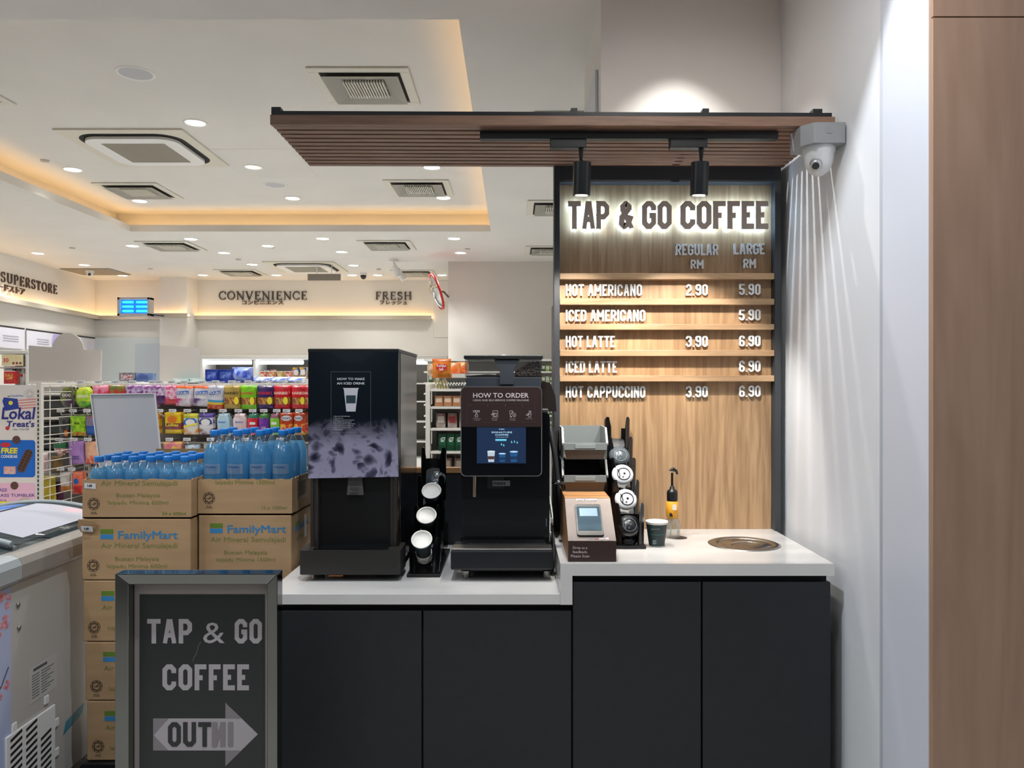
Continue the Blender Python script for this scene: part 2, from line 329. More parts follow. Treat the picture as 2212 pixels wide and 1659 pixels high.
w = MB().hexa([(wl(3) - .2, 3, 0), (wl(3), 3, 0), (wl(12), 12, 0), (wl(12) - .2, 12, 0), (wl(3) - .2, 3, ZC), (wl(3), 3, ZC), (wl(12), 12, ZC), (wl(12) - .2, 12, ZC)])
struct(w.build('wall_left', m_wall))
struct(bx('wall_column', .362, 1.11, 3.2, 3.95, 0, 4.2, M('column_paint', 'e2e0db', .7, col2='e5e3de', scale=(2, 2, 2))))
struct(bx('trim_3', .348, .3615, 3.30, 3.80, 1.9, 2.95, m_strip, None, .002))
struct(bx('wall_right', 1.11, 1.6, 2.335, 12, 0, 4.2, m_wallc))
struct(bx('trim_4', 1.135, 1.6, 2.315, 2.335, 0, 4.2, M('shadow_gap', '5d6a80', .5)))
struct(bx('wall_right_end', 1.11, 1.6, 2.06, 2.315, 0, 4.2, m_strip))
m_pale = M('pale_wood_laminate', 'b0907a', .5, col2='9c7c68', scale=(5, 5, .4), nz='wood', lo=.15, hi=.95)
pw = MB().box(1.112, 2.6, 2.04, 2.06, 0, 2.572).box(1.112, 2.6, 2.04, 2.06, 2.576, 4.2); pw.box(1.112, 2.6, 2.05, 2.06, 2.572, 2.576)
struct(pw.build('wall_wood_panel', m_pale))
# ledges with hidden warm strips along the upper walls
def ledge(n, x0, y0, x1, y1, z=2.6, h=.06, out=.13):
    d = Vector((x1 - x0, y1 - y0, 0)); L = d.length; d.normalize(); nv = Vector((d.y, -d.x, 0)); a = Vector((x0, y0, 0)); b = a + d * L
    def slab(o0, o1, z0, z1): return [a + nv * o1 + ZU * z0, b + nv * o1 + ZU * z0, b + nv * o0 + ZU * z0, a + nv * o0 + ZU * z0, a + nv * o1 + ZU * z1, b + nv * o1 + ZU * z1, b + nv * o0 + ZU * z1, a + nv * o0 + ZU * z1]
    o = MB().hexa(slab(0, out, z, z + .02)).hexa(slab(out - .015, out, z + .02, z + h)).build('trim_%d' % n, M('beige_ledge', 'bdb3a3', .6)); struct(o)
    g = MB().hexa(slab(.05, .075, z + .022, z + .045)).build('trim_%d' % (n + 20), E('warm_ledge_strip', 'ffcf90', 10)); struct(g)
ledge(5, -4.93, 12, -1.27, 12); ledge(6, -5.40, 11.6, -4.87, 11.6); ledge(7, wl(12), 12, -5.34, 12)
a = MB()
ledge(8, wl(6), 6, wl(11.99), 11.99)
# lower recessed pale panel between left wall and pilaster, access hatch on the back wall
struct(bx('wall_back_panel', wl(12) + .03, -5.345, 11.93, 12, 0, H + 100 * 12 / F, M('pale_blue_panel', 'c9d2d4', .3)))
struct(bx('trim_9', -1.25, -.88, 11.99, 12.0, 2.33, 2.86, m_wall, None, .003))

# ---------------------------------------------------------------- ceiling fixtures
def ceil_at(x, y):
    Y = (ZT - H) * F / (CY - y); X = (x - CX) * Y / F
    if TX0 - .2 < X < TX1 + .2 and TY0 < Y < TY1: return X, Y, ZT
    Y = (ZC - H) * F / (CY - y); return (x - CX) * Y / F, Y, ZC
dl = thing('downlight', '', 'ceiling light', (0, 0, 0), 'recessed round downlights')
MB().lathe([(.066, -.002), (.07, -.006), (.082, -.005), (.084, 0)], n=28).build('ring', m_white, dl)
MB().lathe([(.0, -.0015), (.068, -.0015)], n=28).build('diffuser', m_lamp, dl)
DL = [(422, 265, 'downlight ahead of the large round-cornered air conditioner'), (157, 366, 'downlight left of the large round-cornered air conditioner'), (547, 361, 'downlight right of the large air conditioner, before the round speaker'),
 (302, 434, 'downlight behind the left square vent, beside the glowing cove'), (632, 428, 'downlight just behind the small round ceiling speaker'), (958, 427, 'downlight behind the right square vent in the tray'), (933, 361, 'downlight mostly hidden behind the rear edge of the slatted canopy'),
 (412, 516, 'downlight behind the cove, above the left lower vent'), (697, 515, 'downlight just behind the middle of the rear cove edge'), (981, 515, 'downlight just behind the right end of the rear cove edge'), (286, 531, 'downlight touching the left end of the lower left vent'),
 (579, 531, 'downlight between the two lower vents behind the cove'), (738, 544, 'downlight just left of the lower right vent'), (995, 546, 'downlight near the right partition, left of the small edge vent'), (484, 546, 'downlight right of the lower left vent'),
 (82, 547, 'leftmost downlight near the left wall lettering'), (182, 572, 'downlight above the left wall, in front of the dome camera'), (545, 571, 'downlight in front of the far left narrow vent'), (764, 573, 'downlight at the right end of the far air conditioner'),
 (265, 595, 'downlight above the blue insect lamp'), (438, 594, 'downlight washing the back wall beside the pilaster'), (597, 594, 'downlight washing the back wall above the longest word'), (761, 594, 'downlight beside the black dome camera near the back wall'),
 (816, 594, 'downlight left of the twin white spotlights'), (955, 594, 'downlight above the red-rimmed mirror'), (4, 4, 'downlight cut by the top left corner of the view'), (730, -4, 'downlight barely showing at the top edge of the view')]
for i, (x, y, lb) in enumerate(DL):
    X, Y, Z = ceil_at(x, y); lb = 'white ' + lb
    if i == 0: dl.location = (X, Y, Z); dl['label'] = lb
    else: dup(dl, (X, Y, Z), lb)
    light('downlight_beam', 'SPOT', (X, Y, Z - .02), 70 if Y < 10.5 else 22, (1, .995, .985), (X, Y, 0), spot_size=2.0, spot_blend=.9, shadow_soft_size=.07)
for X, Y in ((-1.2, 9.6), (-5.2, 4.8), (-5.4, 7.2), (-.9, 5.9), (.3, 5.9), (.3, 8.2), (-3.6, 5.6), (-1.9, 5.0)): light('downlight_beam', 'SPOT', (X, Y, ZC - .02), 70, (1, .995, .985), (X, Y, 0), spot_size=2.0, spot_blend=.9, shadow_soft_size=.07)  # further beams added to brighten the store, without fixtures of their own

m_vent = M('vent_cream', 'd8d5ca', .5); m_dark = M('duct_dark', '2c2a28', .8)
def vent(s=.6):
    t = thing('air_vent', '', 'air vent', (0, 0, 0), 'square ceiling air vents'); h = s / 2; k = h - .06; z0 = -.012
    f = MB()
    for a, b, d, e in ((-h, h, -h, -k), (-h, h, k, h), (-h, -k, -k, k), (k, h, -k, k)): f.box(a, b, d, e, z0, -.001)
    f.build('frame', m_vent, t, .003)
    MB().box(-k, k, -k, k, -.001, .0).build('duct', m_dark, t)
    c2 = MB(); j = k - .012; i = j - .1      # sloping inner cone, dropped a little
    for a in range(4):
        A = Matrix.Rotation(a * PI / 2, 3, 'Z'); c2.add([A @ Vector(p) for p in ((-j, -j, -.03), (j, -j, -.03), (i, -i, -.008), (-i, -i, -.008))], [(0, 1, 2, 3), (3, 2, 1, 0)])
    c2.build('inner_cone', m_vent, t)
    g = MB(); n = 15
    for a in range(n): x = -i + (a + .5) * 2 * i / n; g.box(x - .004, x + .004, -i, i, -.026, -.006)
    g.box(-i, i, -.005, .005, -.012, -.006); g.build('grille', m_vent, t); return t
v0 = vent(); VT = [((-.915, 4.78, ZT), 'square white ceiling vent nearest the slatted canopy, largest in view'), ((-3.58, 7.35, ZT), 'square vent behind the large air conditioner, near the left cove'), ((-.89, 7.25, ZT), 'square vent in the tray ceiling near the right rear cove corner'),
 ((-4.0, 9.0, ZC), 'square vent on the lower ceiling behind the left cove corner'), ((-1.47, 8.95, ZC), 'square vent on the lower ceiling behind the right cove'), ((-3.95, 11.15, ZC), 'narrow-looking far vent left of the far air conditioner'),
 ((-1.45, 11.2, ZC), 'far vent behind the twin white spotlights'), ((.42, 7.06, ZC), 'vent half hidden behind the left edge of the menu board'), ((.44, 9.3, ZC), 'thin far vent half hidden behind the menu board, below the other'),
 ((.42, 4.86, ZC), 'vent peeking over the black rail of the canopy beside the column'), ((-3.58, 4.78, ZT), 'vent cut off by the left edge of the view')]
for i, (p, lb) in enumerate(VT):
    if i == 0: v0.location = p; v0['label'] = lb
    else: dup(v0, p, lb)
o = tag(recenter(bx('open_vent', -6.35, -5.65, 10.75, 11.35, ZC - .012, ZC - .001, M('brown_grille', '8d8373', .7), None, .003), (-6, 11.05, ZC)), 'brown-grey open ceiling vent beside the dome camera by the left wall', 'air vent')
def cassette():
    t = thing('ceiling_air_conditioner', '', 'air conditioner', (0, 0, 0), 'four-way ceiling air conditioners'); h = .47
    MB().prism(rrect(2 * h, 2 * h, .01, 2, -h, -h), (0, 0, -.014), (1, 0, 0), (0, -1, 0), .013).build('panel', M('cassette_cream', 'd5d1c2', .5), t)
    MB().prism(rrect(.78, .78, .17, 8, -.39, -.39), (0, 0, -.0165), (1, 0, 0), (0, -1, 0), .003).build('air_slot', M('slot_black', '0a0a0a', .8), t)
    MB().prism(rrect(.70, .70, .13, 8, -.35, -.35), (0, 0, -.040), (1, 0, 0), (0, -1, 0), .02).build('cover', m_white, t, .006)
    g = MB().prism(rrect(.48, .48, .01, 2, -.24, -.24), (0, 0, -.041), (1, 0, 0), (0, -1, 0), .001)
    for k in range(30): g.box(-.235, .235, -.235 + k * .0162, -.229 + k * .0162, -.044, -.041, 1)
    g.build('grille', [M('grille_shadow', '9b968a', .7), M('grille_bar', 'b9b4a6', .6)], t); return t
ca = cassette(); ca.location = (-2.87, 6.03, ZT); ca['label'] = 'large white ceiling air conditioner with rounded black slot in the tray'
dup(ca, (-2.85, 10.6, ZC), 'far ceiling air conditioner above the hanging sign')
sp = thing('ceiling_speaker', 'large round white ceiling speaker near the top left', 'speaker', (0, 0, 0), 'round ceiling speakers')
MB().lathe([(.094, -.004), (.104, -.008), (.112, -.001)], n=32).build('rim', m_white, sp); MB().lathe([(0, -.004), (.095, -.004)], n=32).build('grille', M('speaker_mesh', 'bfc0c4', .7), sp)
X, Y, Z = ceil_at(293, 158); sp.location = (X, Y, Z); X, Y, Z = ceil_at(594, 399); dup(sp, (X, Y, Z), 'round ceiling speaker in the middle of the tray behind the large air conditioner')
det = thing('sprinkler_cap', '', 'sprinkler', (0, 0, 0), 'small round sprinkler caps')
MB().lathe([(0, -.012), (.03, -.012), (.036, -.001)], n=20).build('cap', M('cap_grey', 'b7b3ab', .6), det)
for i, (x, y, lb) in enumerate([(97, 346, 'left of the large air conditioner'), (156, 535, 'near the left wall behind the cove'), (587, 534, 'next to the middle downlight behind the cove'), (1010, 537, 'near the right partition behind the cove'), (515, 560, 'between two far downlights'), (325, 580, 'above the blue insect lamp'), (818, 581, 'near the twin white spotlights')]):
    X, Y, Z = ceil_at(x, y); lb = 'small grey sprinkler cap on the ceiling ' + lb
    if i == 0: det.location = (X, Y, Z); det['label'] = lb
    else: dup(det, (X, Y, Z), lb)
# hatch in tray ceiling
o = MB().box(-2.42, -1.75, 6.05, 6.9, ZT - .0015, ZT).build('ceiling_hatch', m_ceil); tag(recenter(o, (-2.1, 6.5, ZT)), 'flush white access hatch in the tray ceiling beside the canopy', 'hatch')

# hanging sign, dome cameras, twin spotlights, insect lamp, mirror
def hooks(t, xs, Y, z0, z1):
    m = MB()
    for x in xs: m.tube([(x, Y, z0), (x, Y, z1)], .006)
    return m
Y = 10.3; a = P(665, 592, Y); b = P(736, 606, Y)
t = thing('hanging_sign', 'brown-grey sign panel hanging under the far air conditioner', 'sign', ((a.x + b.x) / 2, Y, a.z))
bx('sign_panel', a.x, b.x, Y - .015, Y + .015, b.z, a.z, M('sign_taupe', '857c73', .5), t, .003); hooks(t, (a.x + .12, b.x - .12), Y, a.z, ZC).build('hanger', m_wmetal, t)
def dome(x, y, Y, s, lb, top, body, grp='small dome cameras on the ceiling'):
    p = P(x, y, Y); t = thing('dome_camera', lb, 'camera', (p.x, Y, top), grp)
    MB().cyl((p.x, Y, top), (p.x, Y, top - s * .5), s * .75, s * .7).build('base', m_white, t)
    MB().lathe([(s * .62, 0), (s * .6, -s * .35), (s * .4, -s * .7), (0, -s * .85)], (p.x, Y, top - s * .5), 20).build('dome', body, t)
    MB().cyl((p.x + .2 * s, Y - s * .4, top - s * .85), (p.x + .3 * s, Y - s * .72, top - s * .98), s * .25, s * .25, 12).build('lens', m_blackg, t)
dome(194, 590, 10.9, .075, 'white dome camera beside the brown open vent by the left wall', ZC, m_white)
dome(785, 590, 11.2, .07, 'white dome camera with black eye above the back wall, right of the hanging sign', ZC, m_dkgrey)
p = P(850, 566, 10.0); t = thing('twin_spotlight', 'pair of white cylinder spotlights on the far ceiling near the back wall', 'spotlight', (p.x, 10, ZC))
MB().cyl((p.x, 10, ZC), (p.x, 10, ZC - .03), .06).build('ceiling_plate', m_white, t)
for u, vv in ((P(852, 575, 9.9), P(860, 598, 9.9)), (P(858, 582, 10.1), P(873, 605, 10.1))):
    g = MB().cyl(u, vv, .035, .04).build('lamp_head', m_white, t); MB().tube([(p.x, 10, ZC - .02), u], .01).build('arm', m_white, g)
Y = 11.2; a = P(253, 642, Y); b = P(323, 682, Y)
t = thing('insect_lamp', 'silver insect-killer lamp with six glowing blue tubes on the back wall', 'insect lamp', ((a.x + b.x) / 2, Y + .1, b.z))
MB().box(a.x, b.x, Y, Y + .14, b.z, b.z + .035).box(a.x, b.x, Y, Y + .14, a.z - .035, a.z).box(a.x, a.x + .035, Y, Y + .14, b.z, a.z).box(b.x - .035, b.x, Y, Y + .14, b.z, a.z).build('housing', M('silver_housing', 'b3b4ba', .4), t, .004)
bx('glue_board', a.x + .035, b.x - .035, Y + .07, Y + .08, b.z + .035, a.z - .035, M('blue_board_glow', '1a5ad0', .5, em='1a7aff', es=.7), t)  # blue light of the tubes put into the board as its own glow
for k in range(3):
    z = b.z + .072 + k * .065
    for x0, x1 in ((a.x + .06, (a.x + b.x) / 2 - .025), ((a.x + b.x) / 2 + .025, b.x - .06)): MB().cyl((x0, Y + .045, z), (x1, Y + .045, z), .016, n=12).build('blue_tube', E('blue_tube_glow', '28c8ff', 3.2), t)
MB().tube([(a.x + .1, Y + .14, a.z - .1), (a.x + .1, 12, a.z - .1)], .01).build('wall_bracket', m_grey, t)
MB().tube([(b.x - .01, Y + .12, b.z + .03), (b.x + .1, Y + .3, b.z + .015), (-5.36, 11.9, b.z + .02)], .008).build('power_cable', m_dkgrey, t)
p = P(943, 630, 9.6); t = thing('convex_mirror', 'round convex security mirror with red rim by the partition', 'mirror', (p.x, 9.6, p.z))
ax = Vector((-.93, -.25, -.33)).normalized()
MB().lathe([(.0, .075), (.1, .065), (.17, .035), (.215, 0)], p, 32, axis=ax).build('mirror_glass', M('mirror', 'd8d8d8', .05, 1), t)
MB().lathe([(.212, -.012), (.212, .01), (.235, .012), (.238, -.015), (.0, -.02)], p, 32, axis=ax).build('rim', M('mirror_red', 'c01d22', .4), t)
MB().tube([p - ax * .02, p + Vector((.08, .1, .01)), (-.868, 10.17, p.z)], .012).build('arm', m_dkgrey, t)

# wall lettering
def serif_sign(word, x0, x1, ytop, ybot, Y, lb, jp=None, jx=None, jy=None, wallY=None):
    a = P(x0, ybot, Y); b = P(x1, ytop, Y); rb, wd = serif_word(word); h = b.z - a.z
    t = thing('wall_lettering', lb, 'wall sign', (a.x, Y, a.z), 'raised department names on the walls')
    MB().ribbons(rb, (a.x, Y + .035, a.z), h, depth=.018, sx=(b.x - a.x) / (wd * h)).build('latin_letters', m_ink, t)
    if jp: c = P(jx[0], jy[1], Y); d = P(jx[1], jy[0], Y); MB().text(jp, (c.x, Y + .03, c.z), (d.z - c.z) * .95, width=d.x - c.x, depth=.02, bold=.012).build('katakana_letters', m_ink, t)
serif_sign('CONVENIENCE', 471, 663, 629, 647, 11.96, 'raised brown serif word CONVENIENCE with katakana on the back wall', 'コンビニエンス', (522, 611), (649, 657))
serif_sign('FRESH', 810, 889, 630, 647, 11.96, 'raised brown serif word FRESH with katakana on the back wall', 'フレッシュ', (820, 879), (649, 657))
u = Vector((wl(12) - wl(9.3), 12 - 9.3, 0)).normalized(); o0 = Vector((wl(9.40) + .03, 9.40, 2.855)); rb, wd = serif_word('SUPERSTORE', .17)
t = thing('wall_lettering', 'raised bold brown serif word SUPERSTORE on the left wall', 'wall sign', o0, 'raised department names on the walls')
MB().ribbons(rb, o0, .125, u=u, depth=.016, sx=1.36 / (wd * .125)).build('latin_letters', m_ink, t)
MB().text('ードストア', o0 + Vector((0, 0, -.1)) - u * .07, .07, u=u, width=.60, depth=.02, bold=.02).build('katakana_letters', m_ink, t)
# print band on the left wall
for k, (y0, y1, lb, cc) in enumerate([(8.5, 9.95, 'white poster with brown circle at the left edge of the left wall band', ['a87f68', 'c9403a']), (10.0, 11.1, 'white poster with lilac and yellow shapes on the left wall band', ['b7a9dd', 'e2b25c']), (11.15, 11.95, 'small white poster in the corner of the left wall band', ['d8d4d8', 'cfcfe0'])]):
    A = Vector((wl(y0) + .03, y0, 2.05)); t = thing('wall_poster', lb, 'poster', A, 'posters in the band along the left wall'); uu = u; L = y1 - y0
    MB().prism([(0, 0), (L, 0), (L, .25), (0, .25)], A, uu, ZU, .01).build('sheet', M('poster_white', 'dcdbe6', .5), t)
    MB().prism([(0, .255), (L, .255), (L, .275), (0, .275)], A, uu, ZU, .015).build('top_rail', m_dkgrey, t)
    n = uu.cross(ZU).normalized()
    MB().prism([(x, max(.005, min(.245, y))) for x, y in disc(L * .74 if k else L * .42, .11, .19)], A + n * .002, uu, ZU, .001).build('colour_shape', M('poster_tone%d' % k, cc[0], .6), t)
    MB().prism(rrect(.11, .14, .01, 2, L * .73 - .05 if k else L * .40, .06), A + n * .004, uu, ZU, .001).build('printed_square', M('poster_acc%d' % k, cc[1], .6), t)
    g = MB()
    for r in range(3): g.prism([(L * .22 if k else L * .66, .15 - r * .03), (L * .5 if k else L * .9, .15 - r * .03), (L * .5 if k else L * .9, .157 - r * .03), (L * .22 if k else L * .66, .157 - r * .03)], A + n * .004, uu, ZU, .001)
    g.build('printed_lines', M('poster_lines', 'a6a6b2', .6), t)
# ================================================================ COFFEE COUNTER
m_quartz = M('white_quartz', 'cbc9c6', .18, coat=.3, col2='d2d0cd', scale=(3, 3, 3)); m_cab = M('charcoal_laminate', '191c20', .5, col2='1b1f23', scale=(40, 40, 40)); m_void = M('shadow_recess', '101215', .7)
ZL, ZR = .905, 1.005; CXL, CXM, CXR = -.824, .194, 1.062; CYF, CYB = 2.55, 3.165
t = thing('worktop', 'white quartz worktop stepping up to the right, over the charcoal cabinets', 'worktop', (.1, CYF, ZL))
MB().box(CXL, CXM - .04, CYF, 3.33, ZL - .036, ZL).build('lower_slab', m_quartz, t, .002)
HX, HY, HRAD = .857, 2.865, .125
m = MB(); n = 40      # raised slab with the round opening for the bin ring
ring = [(HX + HRAD * math.cos(2 * PI * i / n), HY + HRAD * math.sin(2 * PI * i / n)) for i in range(n)]
def edge_pt(x, y):
    dx, dy = x - HX, y - HY; k = min(((CXR if dx > 0 else CXM - .04) - HX) / dx if abs(dx) > 1e-6 else 9e9, ((CYB if dy > 0 else CYF) - HY) / dy if abs(dy) > 1e-6 else 9e9); return (HX + dx * k, HY + dy * k)
out = [edge_pt(*q) for q in ring]
for z, fl in ((ZR, 1), (ZR - .04, 0)):
    vs = [(a, b, z) for a, b in ring] + [(a, b, z) for a, b in out]
    m.add(vs, [(i, n + i, n + (i + 1) % n, (i + 1) % n) if fl else (i, (i + 1) % n, n + (i + 1) % n, n + i) for i in range(n)])
    for cx_, cy_ in ((CXR, CYB), (CXM - .04, CYB), (CXM - .04, CYF), (CXR, CYF)):
        best = None
        for i in range(n):
            a, b = out[i], out[(i + 1) % n]
            if (abs(a[0] - cx_) < 1e-6 and abs(b[1] - cy_) < 1e-6 and abs(a[1]-cy_) > 1e-6) or (abs(a[1] - cy_) < 1e-6 and abs(b[0] - cx_) < 1e-6 and abs(a[0]-cx_) > 1e-6): best = (a, b)
        if best: m.add([(best[0][0], best[0][1], z), (cx_, cy_, z), (best[1][0], best[1][1], z)], [(0, 1, 2) if fl else (2, 1, 0)])
m.add([(a, b, ZR) for a, b in ring] + [(a, b, ZR - .04) for a, b in ring], [(i, (i + 1) % n, n + (i + 1) % n, n + i) for i in range(n)])
x0, x1 = CXM - .04, CXR
m.add([(x0, CYF, ZR - .04), (x1, CYF, ZR - .04), (x1, CYF, ZR), (x0, CYF, ZR)], [(0, 1, 2, 3)]); m.add([(x1, CYF, ZR - .04), (x1, CYB, ZR - .04), (x1, CYB, ZR), (x1, CYF, ZR)], [(0, 1, 2, 3)])
m.add([(x1, CYB, ZR - .04), (x0, CYB, ZR - .04), (x0, CYB, ZR), (x1, CYB, ZR)], [(0, 1, 2, 3)])
m.build('raised_slab', m_quartz, t); bx('riser', CXM - .04, CXM, CYF, 3.3, ZL - .036, ZR - .04, m_quartz, t); bx('riser_top', CXM - .0401, CXM - .0399, CYF, CYB, ZR - .04, ZR, m_quartz, t)
def cabinet(lb, x0, x1, zt, yb, loc):
    t = thing('base_cabinet', lb, 'cabinet', (x0, CYF, 0), 'charcoal base cabinets under the worktop')
    bx('body', x0 + .004, x1 - .004, CYF + .035, yb, .0, zt - .001, m_void, t)
    xm = (x0 + x1) / 2; zd = zt - .022
    bx('end_panel', x0, x0 + .004, CYF + .02, yb, .0, zd, m_cab, t)
    for a, b in ((x0 + .001, xm - .003), (xm + .003, x1 - .001)): bx('door', a, b, CYF + .008, CYF + .03, .08, zd, m_cab, t, .0015)
    bx('plinth', x0 + .01, x1 - .01, CYF + .05, CYF + .06, 0, .08, m_void, t)
cabinet('lower charcoal cabinet under the two black machines, with two flat doors', -.80, .192, ZL - .037, 3.3, 0)
cabinet('taller charcoal cabinet under the raised worktop on the right, with two flat doors', .196, 1.054, ZR - .041, 3.15, 0)
# low back screen with a wooden cap
t = thing('back_screen', 'low dark screen with wooden cap behind the two black machines', 'screen', (-.2, 3.36, 0))
bx('panel', -.60, .155, 3.34, 3.37, 0, 1.215, m_cab, t); m_oakh = M('oak_cap', 'b98a5c', .45, col2='9a6d44', scale=(1, 9, 9), nz='wood')
bx('cap', -.60, .155, 3.335, 3.375, 1.215, 1.238, m_oakh, t, .001)

# inset bin ring
t = thing('bin_ring', 'round brushed steel waste ring with flap lid let into the worktop', 'bin', (HX, HY, ZR))
MB().lathe([(.098, -.002), (.1, .003), (.122, .004), (.131, .0008), (.131, .0)], (HX, HY, ZR), 48).lathe([(.124, 0), (.123, -.05)], (HX, HY, ZR), 48).build('collar', m_steel, t)
MB().lathe([(0, .002), (.09, .002), (.0975, -.003)], (HX, HY, ZR), 48).build('flap_lid', M('brushed_lid', 'b0aca6', .25, 1, col2='97938d', scale=(60, 2, 2)), t)
MB().tube([(HX + .055 * math.cos(PI * i / 14), HY - .035 + .045 * math.sin(PI * i / 14), ZR + .006) for i in range(15)], .0018).build('grip_edge', M('bright_steel', 'd8d6d2', .2, 1), t)

# menu board
m_oak = M('oak_veneer', 'ae8e6a', .42, col2='866749', scale=(11, 11, .7), nz='wood', lo=.25, hi=.85); m_rail = M('oak_rail', 'b49472', .42, col2='927455', scale=(.9, 9, 9), nz='wood', lo=.25, hi=.85)
BX0, BX1, BZ0, BZ1 = .163, 1.083, ZR + .0005, 2.53
t = thing('menu_board', 'tall oak menu board with lit title, prices and charcoal frame above the raised worktop', 'menu board', (.62, 3.16, BZ0))
bx('backing', BX0, BX1, 3.168, 3.198, BZ0, BZ1, m_char, t); m_fr = m_char
PX0, PX1 = .187, 1.057; PZ1 = 2.418
bx('wood_panel', PX0, PX1, 3.160, 3.1675, BZ0, PZ1, m_oak, t)
f = MB().box(BX0, PX0 - .001, 3.118, 3.1675, BZ0, BZ1).box(PX1 + .001, BX1, 3.118, 3.1675, BZ0, BZ1).box(PX0 - .001, PX1 + .001, 3.118, 3.1675, PZ1 + .001, BZ1); f.build('frame', m_char, t, .001)
bx('leg_panel', BX0, BX0 + .02, 3.199, 3.33, BZ0 - .1, BZ1 - .6, m_char, t)
for ya, yb in ((590, 603), (645, 658), (700, 712), (756, 769), (811, 824)):
    bx('rail', PX0, PX1, 3.122, 3.1595, P(0, yb, 3.12).z, P(0, ya, 3.12).z, m_rail, t, .001)
m_face = M('title_letter_face', 'c0b2a6', .45); m_halo = E('halo_white', 'a8d4ff', 42); m_txt = M('white_acrylic_letters', 'e6e7e6', .4)
yt = 3.122; fr = MB(); ha = MB()
for wd_, xa, xb in (('TAP', 1227, 1316), ('&', 1337, 1369), ('GO', 1387, 1451), ('COFFEE', 1470, 1660)):
    a = P(xa, 494, yt); b = P(xb, 434, yt); rb, wd = block_word(wd_, .53, .19, .055, .12); hh = b.z - a.z; sx = (b.x - a.x) / (wd * hh)
    fr.ribbons(rb, (a.x, yt + .012, a.z), hh, depth=.012, sx=sx)
    for L, R, cl in rb:      # the lamps sit inside each letter: narrower strokes
        for q, r in zip(L, R): mid = (q + r) / 2; q.xy = mid + (q - mid) * .55; r.xy = mid + (r - mid) * .55
    ha.ribbons(rb, (a.x, yt + .019, a.z), hh, depth=.003, sx=sx)
fr.build('title_letters', m_face, t, label='taupe halo-lit letters TAP & GO COFFEE'); ha.build('title_halo_lamps', m_halo, t)
def board_text(s, xa, xb, ytop, ybot, name='price_letters'):
    yy = 3.148; a = P(xa, ybot, yy); b = P(xb, ytop, yy); rb, wd = block_word(s, .46, .15, .085, .11, .26); hh = b.z - a.z
    return MB().ribbons(rb, (a.x, 3.1595, a.z), hh, depth=.0115, sx=(b.x - a.x) / (wd * hh)).build(name, m_txt, t)
board_text('REGULAR', 1460, 1552, 527, 551, 'heading_letters'); board_text('LARGE', 1586, 1652, 526, 549, 'heading_letters'); board_text('RM', 1492, 1520, 561, 580, 'heading_letters'); board_text('RM', 1606, 1633, 559, 579, 'heading_letters')
for s_, xb, y0, r, l in (('HOT AMERICANO', 1387, 614, '2.90', '5.90'), ('ICED AMERICANO', 1394, 669, None, '5.90'), ('HOT LATTE', 1328, 725, '3.90', '6.90'), ('ICED LATTE', 1333, 780, None, '6.90'), ('HOT CAPPUCCINO', 1394, 834, '3.90', '6.90')):
    board_text(s_, 1222, xb, y0, y0 + 25, 'item_letters')
    if r: board_text(r, 1482, 1529, y0, y0 + 24)
    board_text(l, 1597, 1643, y0 - 1, y0 + 23)

# slatted canopy
m_slat = M('walnut_slat', '8c6c58', .5, col2='735748', scale=(1.2, 14, 14), nz='wood', lo=.25, hi=.85)
t = thing('slatted_canopy', 'walnut slatted canopy with black rail hanging over the coffee counter', 'canopy', (1.09, 2.62, 2.48))
CA0, CA1 = -.831, 1.095
bx('fascia', CA0, CA1, 2.622, 2.642, 2.479, 2.512, m_slat, t, .001)
for k in range(11):
    y = 2.652 + k * .0452; bx('slat', CA0 + .0, CA1, y, y + .030, 2.482, 2.506, m_slat, t)
for xx in (CA0 + .03, -.3, .22, .64, 1.06): bx('cross_bar', xx, xx + .03, 2.645, 3.155, 2.507, 2.517, m_black, t)
bx('top_rail', CA0 + .01, CA1 - .01, 2.625, 2.64, 2.513, 2.526, m_black, t)
for xx in (CA0 + .002, 1.022, .195, .645): bx('rail_bracket', xx, xx + (.022 if xx > 0 and xx < 1 else .032), 2.628, 2.66, 2.513, 2.541, m_black, t, .001)
t.rotation_euler = (0, .0035, .0)
tr = thing('track_light', 'black track with two black cylinder spotlights under the canopy', 'spotlight', (.5, 2.70, 2.47))
bx('track', P(1037, 0, 2.68).x, P(1679, 0, 2.68).x, 2.668, 2.702, 2.452, 2.4785, M('track_black', '131416', .45), tr, .002)
for (xa, xb), (ca, cb) in (((1188, 1266), (1238, 1278)), ((1446, 1526), (1494, 1532))):
    y = 2.685; x0, x1 = P(xa, 0, y).x, P(xb, 0, y).x; cx_ = P((ca + cb) / 2, 0, y).x
    bx('adaptor', x0, x1, 2.667, 2.703, 2.421, 2.4515, m_black, tr, .002)
    sx = x1 - .018
    MB().tube([(sx, 2.685, 2.421), (sx, 2.688, 2.385), (cx_ + .004, 2.692, 2.372)], [.009, .006, .005], 10).build('stem', m_black, tr)
    g = MB().cyl((cx_, 2.69, 2.375), (cx_ - .002, 2.70, 2.262), .031, .031, 32).build('lamp_head', M('lamp_black', '141619', .35), tr, .002)
    MB().cyl((cx_ - .002, 2.7002, 2.2615), (cx_ - .002, 2.7005, 2.2605), .022, .022, 24).build('lamp_glass', E('spot_glass', 'fff0d8', 6), g)
    light('menu_spot', 'SPOT', (cx_ - .002, 2.702, 2.25), 46, (1, .94, .86), (cx_ + .01, 3.16, 1.385), spot_size=1.36, spot_blend=.45, shadow_soft_size=.018)

